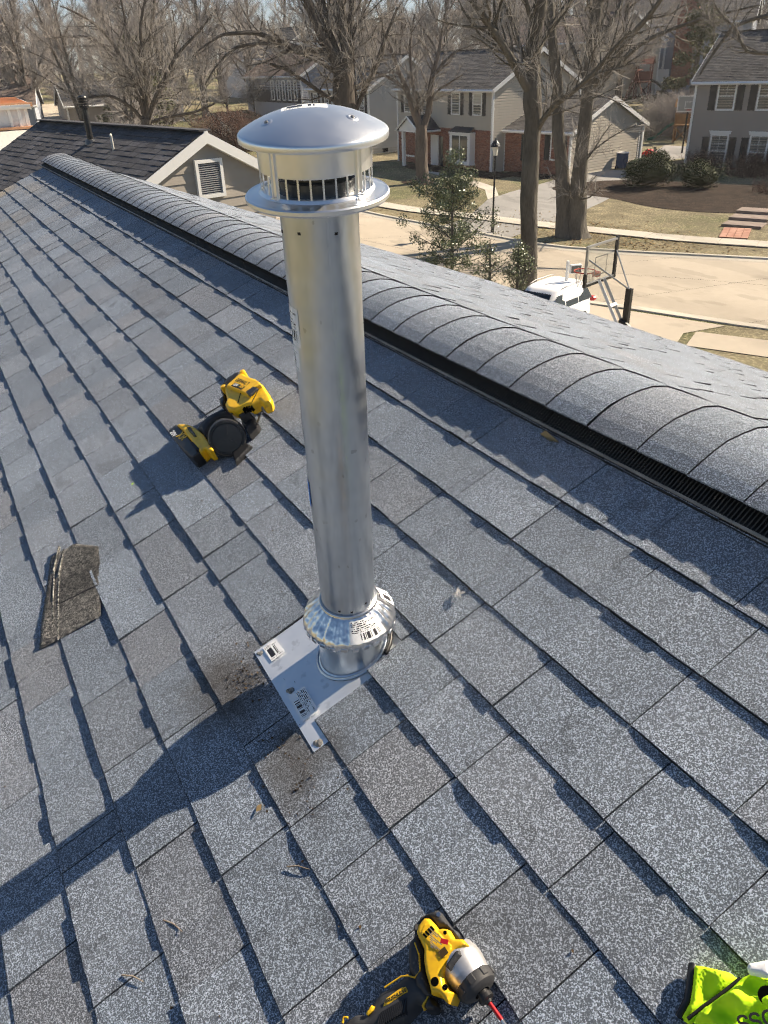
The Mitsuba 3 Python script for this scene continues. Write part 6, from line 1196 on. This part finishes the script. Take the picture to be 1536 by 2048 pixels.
# holly beyond the front eave
def holly(name, label, base, Ht, seed, nl, spread=1.0, top=.55):
    rng = np.random.default_rng(seed); key = thing(name, label, 'shrub'); base = V(*base); T = TreeMB()
    q = smooth_path([(*base, .06), (*(base + V(.02, 0, Ht * .4)), .05), (*(base + V(-.03, .02, Ht * .8)), .03), (*(base + V(-.02, .0, Ht)), .01)], 12); T.tube(q[:, :3], q[:, 3], 7, 0)
    cen, rad = [], []
    for i in range(46):
        w = rng.uniform(.14, .92); p = q[int(w * 11), :3]; prof = max(.12, min(1.0, (1.0 - w) * 1.9)) if w > top else .55 + .45 * rng.random()
        L = .95 * spread * prof * rng.uniform(.55, 1.0) * (.35 if w > .82 else 1); a = rng.uniform(0, 6.28); d = unit(V(math.cos(a), math.sin(a), rng.uniform(.25, .9)))
        e = p + d * L; mid_ = p + d * L * .5 + V(0, 0, -.04); T.tube([p, mid_, e], [.018, .012, .005], 4, 0)
        for _ in range(4):
            s = p + (e - p) * rng.uniform(.35, 1.05) + rng.normal(0, .10 * spread, 3); T.tube([p + (e - p) * .4, s], [.006, .003], 3, 0); cen.append(s); rad.append(rng.uniform(.12, .26))
    for i in range(10): cen.append(q[-1, :3] + rng.normal(0, [.16, .16, .26], 3) - V(0, 0, .25)); rad.append(.22)
    obj('stem', T.mesh(0), 'm_bark', key, smooth=True); obj('foliage', leaf_cloud(cen, rad, nl, .034, rng), 'm_holly', key, kind='stuff')
holly('holly_shrub', 'tall glossy evergreen shrub with a loose conical crown beyond the roof edge', (-21.4, 14.5, 0), 4.45, 61, 19000, 2.3)
holly('holly_shrub', 'low leafy shrub at the foot of the knobbly grey tree trunk', (-19.4, 15.6, 0), 2.1, 62, 2600, .9)
holly('holly_shrub', 'small sprawling shrub between the tall evergreen shrub and the tree trunk', (-19.9, 14.9, 0), 2.2, 63, 1600, .9)
# evergreens far off
def evergreen(label, px, dist, Ht, rad, seed, zoff=0):
    rng = np.random.default_rng(seed); d = FWD * 1560 + (px - 768) * np.cross(FWD, UP); d = d[:2] / np.linalg.norm(d[:2]); x, y = d * dist; z = float(zt(x, y)); key = thing('evergreen_tree', label, 'tree')
    obj('trunk', MB().tube([(x, y, z - .3), (x + .1, y, z + Ht * .5), (x, y, z + Ht * .95)], [.3, .2, .04], 8), 'm_bark_dark', key, smooth=True)
    cen, rr = [], []
    for i in range(60):
        w = rng.random(); a = rng.uniform(0, 6.28); R = rad * (1.02 - w) ** .7 * rng.uniform(.3, 1); cen.append((x + math.cos(a) * R, y + math.sin(a) * R, z + Ht * (.12 + .86 * w))); rr.append(rng.uniform(.35, .9) * rad * .3)
    obj('crown', leaf_cloud(cen, rr, 5200, .20, rng, .6), 'm_pine', key, kind='stuff')
evergreen('olive green pine behind the spreading tree, left of the rain cap', 418, 86, 9.5, 4.2, 71)
evergreen('olive green evergreen right of the twin trunk tree on the slope', 1262, 100, 10, 4.0, 72)
evergreen('dull green evergreen far off at the upper left', 128, 120, 10, 4.5, 73)
evergreen('yellow green evergreen low at the left of the pale grey houses', 455, 110, 6, 3.5, 74)
# clipped and wild shrubs
def boxwood(label, c, r, seed, n=9000, size=.06):
    rng = np.random.default_rng(seed); key = thing('clipped_shrub', label, 'shrub'); c = V(*c); cen = [c + V(*(rng.normal(0, .32, 3) * np.array(r))) for _ in range(26)] + [c]
    cen = [V(*np.clip(q, c - np.array(r) * .62, c + np.array(r) * .62)) for q in cen]
    m = trimesh.creation.icosphere(subdivisions=3); v = np.array(m.vertices); v *= (1 + .22 * (meshkit.fbm(v * 2.2 + seed) - .5))[:, None]; m = trimesh.Trimesh(v * np.array(r) * .66 + c, m.faces)
    obj('core', m, 'm_boxwood', key, smooth=True); obj('leaves', leaf_cloud(cen, [min(r) * .62] * len(cen), n, size, rng), 'm_boxwood', key, kind='stuff')
boxwood('broad dark clipped hedge bush beside the driveway of the taupe house', (-35.6, 38.0, .95), (2.3, 1.5, 1.05), 81, 14000)
boxwood('smaller dark round bush right of the broad clipped hedge', (-33.2, 39.6, .7), (1.7, 1.2, .8), 82, 7000)
boxwood('little dark cone shaped bush standing behind the broad clipped hedge', (-37.9, 41.2, .9), (.6, .6, .95), 83, 2200)
def twig_bush(label, c, R, Ht, n, seed, m='m_shrub_twig', r=.008):
    rng = np.random.default_rng(seed); T = TreeMB(); c = V(*c); c[2] = float(zt(c[0], c[1]))
    Pq = dict(wig=.2, up=.1, maxlev=2, space=[.22, .2], rmin=r * .6, wood=9)
    for _ in range(n):
        a = rng.uniform(0, 6.28); p = c + V(math.cos(a), math.sin(a), 0) * R * .75 * rng.random(); branch(T, rng, p, unit(V(*rng.normal(0, .35, 2), 1)), Ht * rng.uniform(.6, 1.1), r, 0, Pq)
    return tag(obj('bare_shrub', T.mesh(0), m), label, 'shrub')
twig_bush('dark leafless bush under the left lower window of the taupe house', (-37.9, 45.2, 0), 1.5, 1.25, 260, 91, r=.011)
twig_bush('dark leafless bush under the right lower windows of the taupe house', (-34.6, 46.0, 0), 2.0, 1.3, 320, 92, r=.011)
twig_bush('low leafless bushes by the garden steps of the taupe house', (-29.0, 41.5, 0), 2.2, .9, 260, 93, r=.010)
twig_bush('thicket of pinkish grey bare shrubs behind the garage gable', (-56.5, 63.5, 0), 4.2, 3.0, 420, 94, 'm_twig_far', .018)
twig_bush('bare shrubs along the fence beyond the garage', (-53.0, 67.0, 0), 3.0, 2.4, 260, 95, 'm_twig_far', .018)
twig_bush('rounded leafless grey brown bush left of the rain cap, behind the gable', (-64.0, 14.5, 0), 3.4, 3.2, 420, 96, 'm_twig_far', .018)
twig_bush('dark brown bare bush beside the dark storey house', (-78, 27.5, 0), 3.6, 3.0, 380, 97, 'm_shrub_twig', .02)
k = thing('rust_grass', 'orange red dry ornamental grass clumps by the backyard fence', 'plant'); rng = np.random.default_rng(98)
for q in range(3): 
    x, y = -55.2 + 1.4 * q, 69.5 + .6 * q; obj('clump', leaf_cloud([(x, y, zt(x, y) + .6), (x, y, zt(x, y) + 1.2)], [.5, .4], 260, .12, rng, 1.4), 'm_rust_leaf', k)
# leaf litter and dry tufts on the verges
def scatter(n, fn, seed):
    rng = np.random.default_rng(seed); mb = MB()
    for _ in range(n):
        x, y = fn(rng); a = rng.uniform(0, 6.28); s = rng.uniform(.025, .07); z = float(zt(x, y)) + .02; c, d_ = math.cos(a) * s, math.sin(a) * s; t = rng.uniform(.0, .06)
        mb.add([(x - c, y - d_, z), (x + d_ * .6, y - c * .6, z + t), (x + c, y + d_, z + .01), (x - d_ * .6, y + c * .6, z + t * .4)], [[0, 1, 2, 3]])
    return mb
def verge(rng):
    w = rng.random(); i = w * (len(FAR_KERB) - 1); j = int(i); p = FAR_KERB[j]; t = unit(FAR_KERB[min(j + 1, len(FAR_KERB) - 1)] - p); return p + np.array([-t[1], t[0]]) * rng.uniform(.25, 2.6)
def near_e(rng):
    while True:
        p = V(-25.5, 26.0) + rng.normal(0, [3.2, 1.4], 2)
        if p[1] > np.interp(p[0], FAR_KERB[:, 0], FAR_KERB[:, 1]) + .2: return p
labels[obj('leaf_litter', scatter(1800, verge, 1), 'm_litter', kind='stuff')].update({'label': 'tan dry leaves strewn over the verge along the far kerb', 'category': 'leaves'})
labels[obj('leaf_litter', scatter(1500, near_e, 2), 'm_litter', kind='stuff')].update({'label': 'dense drift of dry leaves round the flared tree roots', 'category': 'leaves'})

# ---------------------------------------------------------------- car, hoop, lamp and the other things about
def suv(key, C, nose, L=4.6, Wd=1.86, Hh=1.70, sc=1.0):
    n2 = unit(V(*nose, 0)); left = np.cross(V(0, 0, 1), n2); F = frame(V(*C, 0), n2 * sc, left * sc, V(0, 0, sc))
    def loft(rings, m, name, smooth=40, closed_top=True):
        k = len(rings[0]); mb = MB(); v = np.vstack(rings); f = [[i * k + j, i * k + (j + 1) % k, (i + 1) * k + (j + 1) % k, (i + 1) * k + j] for i in range(len(rings) - 1) for j in range(k)]; mb.add(F(v), f)
        if closed_top: mb.add(F(np.vstack([rings[-1], rings[-1].mean(0)])), [[j, (j + 1) % k, k] for j in range(k)])
        return obj(name, mb, m, key, smooth=smooth)
    def ring(x0, x1, w, z, r=.35, n=40, zf=0):
        a = np.linspace(0, 2 * math.pi, n, endpoint=False) + math.pi / n; e = 2 / 5.0
        cx, cw = (x0 + x1) / 2, (x1 - x0) / 2; x = cx + cw * np.sign(np.cos(a)) * np.abs(np.cos(a)) ** e; y = w / 2 * np.sign(np.sin(a)) * np.abs(np.sin(a)) ** e
        return np.c_[x, y, z + zf * (x - cx)]
    h = L / 2
    loft([ring(-h + .06, h - .05, Wd - .10, .28), ring(-h, h, Wd, .45), ring(-h, h, Wd, .75), ring(-h + .03, h - .04, Wd - .02, .93, zf=-.02), ring(-h + .10, h - .15, Wd - .10, 1.02, zf=-.03)], 'm_carwhite', 'body')
    loft([ring(-h + .10, .95, Wd - .12, 1.00), ring(-h + .28, .55, Wd - .28, 1.36), ring(-h + .42, .22, Wd - .42, 1.62), ring(-h + .62, .0, Wd - .56, 1.69), ring(-h + 1.0, -.35, Wd - 1.0, Hh)], 'm_carwhite', 'cabin')
    gl = lambda q, nm: obj(nm, MB().add(F(q), [[0, 1, 2, 3]]), 'm_carglass', key)
    for s in (1, -1):
        yb, yt = s * (Wd / 2 - .060), s * (Wd / 2 - .196)
        for x0, x1, t0, t1 in ((-1.98, -1.08, -1.72, -1.10), (-1.02, -.22, -1.04, -.25), (-.16, .72, -.19, .28)): gl([(x0, yb, 1.06), (x1, yb, 1.06), (t1, yt, 1.52), (t0, yt, 1.52)][::s], 'side_window')
        obj('roof_rail', MB().tube(F([(-1.75, s * .66, 1.70), (-1.55, s * .67, 1.745), (-.5, s * .67, 1.755), (-.15, s * .66, 1.70)]), .014, 6), 'm_greymetal', key, smooth=True)
        obj('tail_light', MB().box((-h + .16, s * (Wd / 2 - .13), .97), (.26, .24, .16), F, .05), 'm_red', key)
        obj('mirror', MB().box((.75, s * (Wd / 2 + .09), 1.08), (.12, .2, .14), F, .04), 'm_carwhite', key)
        obj('headlight', MB().box((h - .16, s * (Wd / 2 - .24), .80), (.30, .36, .14), F, .05), 'm_carglass', key)
        for x in (-1.38, 1.38):
            w = F([(x, s * (Wd / 2 - .12), .34)])[0]; wf = frame(w, n2 * sc, V(0, 0, sc), left * s * sc)
            wk = obj('wheel', MB().lathe([(.20, -.11), (.33, -.10), (.345, -.06), (.345, .06), (.33, .11), (.22, .115)], 28, wf), 'm_tyre', key, smooth=40)
            obj('rim', MB().lathe([(.225, .10), (.21, .085), (.05, .075), (1e-5, .08)], 20, wf), 'm_greymetal', wk, smooth=40)
    gl([(1.02, -.70, 1.07), (1.02, .70, 1.07), (.36, .56, 1.58), (.36, -.56, 1.58)], 'windscreen'); gl([(-2.17, .68, 1.08), (-2.17, -.68, 1.08), (-1.92, -.58, 1.56), (-1.92, .58, 1.56)], 'rear_window')
    return key
suv(thing('parked_car', 'white car on the near driveway, half hidden by the roof edge', 'car'), (-17.15, 14.75), (.30, -.954), sc=.79)

bh = thing('basketball_hoop', 'clear acrylic basketball backboard with red rim on a slanted arm above the near driveway', 'basketball hoop')
BU, BN = V(-.265, .964, 0), V(-.964, -.265, 0); BO = V(-12.04, 11.43, 2.89)     # along the board, towards the rim, lower near corner
BF = frame(BO, BU, V(0, 0, 1), BN); bw, bhh = 1.13, .76
fr_ = MB()
for c, s in (((bw / 2, bhh, 0), (bw + .05, .035, .05)), ((0, bhh / 2, 0), (.04, bhh, .048)), ((bw, bhh / 2, 0), (.05, bhh, .046)), ((bw / 2, 0, 0), (bw + .05, .05, .052))): fr_.box(c, s, BF)
bb_ = obj('board_frame', fr_, 'm_frame_grey', bh); mat('m_frame_grey', (.33, .33, .32), rough=.35, metal=.4)
obj('corner_pad', MB().box((.0, .10, 0), (.055, .26, .062), BF).box((bw * .5, -.012, 0), (bw + .07, .05, .060), BF).box((bw, .40, 0), (.058, .8, .058), BF), 'm_toolblack', bb_)
obj('acrylic', MB().quad(*BF([(0, 0, 0), (bw, 0, 0), (bw, bhh, 0), (0, bhh, 0)])), 'm_acrylic', bb_)
ln = MB()
for c, s in (((bw / 2, .50, .004), (.46, .02, .004)), ((bw / 2 - .22, .31, .004), (.02, .38, .004)), ((bw / 2 + .22, .31, .004), (.02, .38, .004)), ((bw / 2, .13, .004), (.46, .02, .004))): ln.box(c, s, BF)
obj('target_square', ln, 'm_greymetal', bb_)
rc = BF([(bw / 2, .14, .36)])[0]; cir = [rc + V(math.cos(a) * .225, math.sin(a) * .225, 0) for a in np.linspace(0, 2 * math.pi, 25)]
rim = obj('rim', MB().tube(cir, .012, 6).box((bw / 2, .12, .08), (.12, .10, .12), BF), 'm_rimred', bh, smooth=40); mat('m_rimred', (.42, .06, .035), rough=.5)
nt = MB()
for q in range(12):
    a0 = 2 * math.pi * q / 12
    for s in (1, -1):
        pt = [rc + V(math.cos(a0 + s * .26 * t) * (.22 - .028 * t), math.sin(a0 + s * .26 * t) * (.22 - .028 * t), -.11 * t) for t in range(4)]; nt.tube(pt, .004, 3)
obj('net', nt, 'm_palefluff', rim)
PT = V(-11.46, 12.12, 0)
obj('pole', MB().box((0, 0, 1.0), (.13, .13, 2.0), frame(PT, BU, np.cross(V(0, 0, 1), BU))), 'm_toolblack', bh)
obj('upper_post', MB().box((0, 0, 2.45), (.10, .12, .75), frame(PT + V(-.06, .06, 0), BU, np.cross(V(0, 0, 1), BU))), 'm_toolblack', bh)
b0 = BF([(bw * .52, .02, -.04)])[0]; pl_ = PT + V(0, 0, 1.92)
for s, mm in ((-.10, 'm_white'), (.10, 'm_frame_grey')):
    o = BU * s; obj('arm', MB().tube([b0 + o, pl_ + o + V(-.02, 0, 0)], .042, 4), mm, bh)
obj('arm_plate', MB().tube([b0 + (pl_ - b0) * .48 - BU * .12, b0 + (pl_ - b0) * .48 + BU * .12], .045, 4), 'm_white', bh)
tp = PT + V(-.06, .06, 2.80)
obj('strut', MB().tube([tp, BF([(.05, .50, -.03)])[0]], .018, 6), 'm_frame_grey', bh); obj('strut', MB().tube([tp, BF([(bw - .03, .52, -.03)])[0]], .018, 6), 'm_frame_grey', bh)
obj('counterweight', MB().box((0, 0, 0), (.16, .42, .12), frame(PT + V(.16, .0, 1.86), BU, unit(V(.8, .22, -.5))), .02), 'm_white', bh)
obj('spring_cover', MB().box((0, 0, 0), (.10, .5, .10), frame(PT + V(.06, .03, 2.05), BU, unit(V(.8, .22, -.5))), .02), 'm_toolblack', bh)
sp = thing('sign_box', 'small white post with a boxy grey lamp panel just beyond the white car', 'lamp'); SPB = V(-17.30, 15.72, 0)
obj('post', MB().box((0, 0, .95), (.07, .07, 1.9), frame(SPB, V(1, 0, 0), V(0, 1, 0))), 'm_white', sp); sb = obj('box', MB().box((.10, .20, 1.70), (.10, .36, .26), frame(SPB, V(.95, -.3, 0), V(.3, .95, 0)), .02), 'm_white', sp)
obj('panel', MB().box((.153, .20, 1.69), (.01, .30, .19), frame(SPB, V(.95, -.3, 0), V(.3, .95, 0))), 'm_greymetal', sb)

lp = thing('lamp_post', 'thin black lamp post with a lantern head at the far kerb before the brick house', 'street lamp'); LB = V(-30.26, 22.75, 0); lz = frame(LB, V(1, 0, 0), V(0, 1, 0))
obj('pole', MB().lathe([(.075, 0), (.07, .35), (.045, .42), (.04, 3.15), (.06, 3.18), (.05, 3.24)], 12, lz), 'm_black_paint', lp, smooth=40)
obj('lantern_glass', MB().lathe([(.09, 3.24), (.14, 3.62)], 8, lz), 'm_lampglass', lp); mat('m_lampglass', (.55, .55, .5), rough=.2, spec=.5)
obj('lantern_cap', MB().lathe([(.22, 3.60), (.20, 3.66), (.10, 3.82), (.03, 3.86), (.02, 3.95), (1e-5, 3.97)], 12, lz), 'm_black_paint', lp, smooth=30)
obj('side_lamp', MB().box((.24, -.05, 3.72), (.16, .07, .07), lz, .02), 'm_white', lp)

wbn = thing('wheelie_bin', 'blue wheeled rubbish bin with a white topped lid against the garage gable', 'rubbish bin'); WF = frame(V(-42.95, 43.15, 0), V(-.2, .98, 0), V(-.98, -.2, 0))
v = np.array([(x * (.26 if z else .21), y * (.30 if z else .24), z) for z in (.06, .98) for x, y in ((-1, -1), (1, -1), (1, 1), (-1, 1))]); obj('body', MB().add(WF(v), [[0, 1, 5, 4], [1, 2, 6, 5], [2, 3, 7, 6], [3, 0, 4, 7], [3, 2, 1, 0]]), 'm_blueplastic', wbn)
obj('lid', MB().box((0, 0, 1.02), (.58, .68, .07), WF, .03), 'm_white', wbn); obj('handle', MB().box((0, .37, .94), (.5, .05, .05), WF, .01), 'm_blueplastic', wbn)
for s in (-1, 1): obj('wheel', MB().lathe([(.05, -.03), (.12, -.03), (.12, .03), (.05, .03)], 14, frame(WF([(s * .24, .22, .12)])[0], V(0, 0, 1), V(-.98, -.2, 0), V(-.2, .98, 0))), 'm_tyre', wbn)
rcar = thing('ride_on_car', 'small red ride-on toy car parked on the driveway behind the garage corner', 'toy car'); RFm = frame(V(-45.55, 48.6, .02), V(.9, .43, 0), V(-.43, .9, 0))
obj('body', MB().box((0, 0, .32), (1.25, .62, .32), RFm, .09).box((-.12, 0, .55), (.5, .56, .18), RFm, .06), 'm_red', rcar); obj('windscreen', MB().box((.28, 0, .70), (.05, .5, .3), RFm, .01), 'm_toolblack', rcar); obj('bumper', MB().box((.64, 0, .22), (.1, .6, .12), RFm, .03), 'm_white', rcar)
for sx in (-.40, .42):
    for sy in (-.30, .30): obj('wheel', MB().lathe([(1e-5, -.06), (.17, -.06), (.17, .06), (.08, .065), (1e-5, .05)], 16, frame(RFm([(sx, sy, .17)])[0], V(.9, .43, 0), V(0, 0, 1), V(-.43, .9, 0) * np.sign(sy))), 'm_tyre', rcar)
def playset(label, O, ang, sc, slide_m, wood, seed):
    key = thing('playset', label, 'playset'); c, s = math.cos(ang), math.sin(ang); O = V(*O); F = frame(O, V(c, s, 0) * sc, V(-s, c, 0) * sc, V(0, 0, 1) * sc)
    for x in (-.65, .65):
        for y in (-.65, .65): obj('post', MB().box((x, y, 1.55), (.11, .11, 3.1), F), wood, key)
    obj('deck', MB().box((0, 0, 1.45), (1.5, 1.5, .10), F), wood, key)
    for y in (-.68, .68): obj('railing', MB().box((0, y, 1.95), (1.4, .05, .75), F), wood, key)
    obj('cross_brace', MB().tube(F([(-.65, -.65, 0), (.65, -.65, 1.4)]), .05 * sc, 4).tube(F([(.65, -.68, 0), (-.65, -.68, 1.4)]), .05 * sc, 4), wood, key)
    rf_ = MB()
    for s_ in (-1, 1): rf_.add(F([(-.85, 0, 3.55), (.85, 0, 3.55), (.85, s_ * .95, 2.95), (-.85, s_ * .95, 2.95)]), [[0, 1, 2, 3]])
    obj('canopy', rf_, wood, key)
    sl = MB(); q = smooth_path([(-.7, 0, 1.5, 0), (-1.2, 0, 1.3, 0), (-2.0, 0, .62, 0), (-2.6, 0, .22, 0), (-3.0, 0, .14, 0)], 14)[:, :3]
    prof = [(-.30, .20), (-.26, .02), (0, -.03), (.26, .02), (.30, .20)]; n = 14
    vv = np.vstack([np.c_[q[:, 0], np.full(n, y), q[:, 2] + h] for y, h in prof]); sl.add(F(vv), [[r * n + i, r * n + i + 1, (r + 1) * n + i + 1, (r + 1) * n + i] for r in range(4) for i in range(n - 1)])
    obj('slide', sl, slide_m, key, smooth=40); obj('ladder', MB().tube(F([(.7, -.3, 1.45), (1.35, -.3, 0)]), .05 * sc, 4).tube(F([(.7, .3, 1.45), (1.35, .3, 0)]), .05 * sc, 4), wood, key)
    for h in (.3, .65, 1.0): obj('rung', MB().tube(F([(1.3 - .62 * h / 1.45 - .05, -.3, h), (1.3 - .62 * h / 1.45 - .05, .3, h)]), .035 * sc, 4), wood, key)
    return key, F
playset('wooden play tower with a green slide at the end of the driveway', (-52.6, 59.6, 0), math.radians(35), .95, 'm_greenplastic', 'm_wood', 1)
zz = float(zt(-71.5, 74.0)); k, F = playset('dark red wooden swing and climbing frame on the sloping lawn', (-71.0, 73.2, zz), math.radians(215), 1.15, 'm_toolblack', 'm_redwood', 2)
obj('swing_beam', MB().tube(F([(0, .7, 2.5), (0, 3.9, 2.5)]), .06, 5).tube(F([(0, 3.9, 2.5), (-.9, 4.2, 0)]), .05, 5).tube(F([(0, 3.9, 2.5), (.9, 4.2, 0)]), .05, 5), 'm_redwood', k)
h2p = thing('basketball_hoop', 'white bordered backyard basketball backboard beside the corner of the taupe house', 'basketball hoop'); HB = V(-46.35, 52.9, 0); HF = frame(HB, unit(V(.68, .73, 0)), V(0, 0, 1), unit(V(.73, -.68, 0)))
obj('pole', MB().box((0, 1.5, -.5), (.12, 3.0, .12), HF), 'm_toolblack', h2p); bk = obj('board', MB().box((0, 3.45, 0), (1.75, 1.10, .04), HF), 'm_boardgrey', h2p); mat('m_boardgrey', (.34, .36, .35), rough=.3)
bl_ = MB()
for c, s in (((0, 3.97, .03), (1.75, .08, .03)), ((0, 2.93, .03), (1.75, .08, .03)), ((-.84, 3.45, .03), (.08, 1.1, .028)), ((.84, 3.45, .03), (.08, 1.1, .028)), ((0, 3.58, .03), (.62, .05, .026)), ((-.30, 3.35, .03), (.05, .46, .024)), ((.30, 3.35, .03), (.05, .46, .024)), ((0, 3.13, .03), (.62, .05, .026))): bl_.box(c, s, HF)
obj('border', bl_, 'm_white', bk); obj('rim', MB().tube(HF([(.23 * math.cos(a), 3.05, .28 + .23 * math.sin(a)) for a in np.linspace(0, 6.283, 17)]), .02, 5), 'm_rimred', h2p); obj('bracket', MB().box((0, 3.2, -.28), (.1, .3, .5), HF), 'm_toolblack', h2p)
# backyard picket fence
fk = thing('picket_fence', 'brown picket fence across the backyard below the sloping lawn', 'fence'); a, b = V(-58.5, 66.0), V(-46.0, 72.0); n = 84
for q in range(n):
    p = a + (b - a) * q / n; z = float(zt(*p)); obj('picket', MB().box((0, 0, .75), (.10, .025, 1.5), frame(V(*p, z), V(*unit(b - a), 0), V(-unit(b - a)[1], unit(b - a)[0], 0))), 'm_fence', fk)
for h in (.35, 1.2): obj('rail', MB().tube([(*a, zt(*a) + h), (*b, zt(*b) + h)], .05, 4), 'm_fence', fk)
tg = thing('tarp_heap', 'heap under a silver grey tarpaulin beside the porch of the hillside house', 'tarp'); rng = np.random.default_rng(4)
m = trimesh.creation.icosphere(subdivisions=3); v = np.array(m.vertices) * (1 + .5 * (meshkit.fbm(np.array(m.vertices) * 2.3) - .5))[:, None] * V(1.8, 1.3, .8); v[:, 2] = np.maximum(v[:, 2], -.1); obj('tarp', trimesh.Trimesh(v + V(-69.3, 77.4, zt(-69.3, 77.4) + .3), m.faces), 'm_siding_blue', tg, smooth=35)
# other cars far down the street, tiny
suv(thing('parked_car', 'dark car parked far down the street below the grey houses', 'car'), (-70.0, 18.4), (-1, .03)); 
for k_ in [q for q in scene if q.startswith('parked_car_001__') and scene[q].get('bsdf', {}).get('id') == 'm_carwhite']: scene[k_]['bsdf'] = {'type': 'ref', 'id': 'm_carglass'}

# ---------------------------------------------------------------- thin air haze
scene['haze_air'] = {'type': 'homogeneous', 'albedo': {'type': 'rgb', 'value': [.95, .95, .95]}, 'sigma_t': .00035}
scene['haze'] = {'type': 'cube', 'to_world': T4().translate([-40, 30, 18.0]).scale([930, 930, 21.0]), 'bsdf': {'type': 'null'}, 'interior': {'type': 'ref', 'id': 'haze_air'}}
labels['haze'] = {'label': 'thin pale haze in the air over the neighbourhood', 'category': 'haze', 'kind': 'stuff'}
scene['camera']['medium'] = {'type': 'ref', 'id': 'haze_air'}
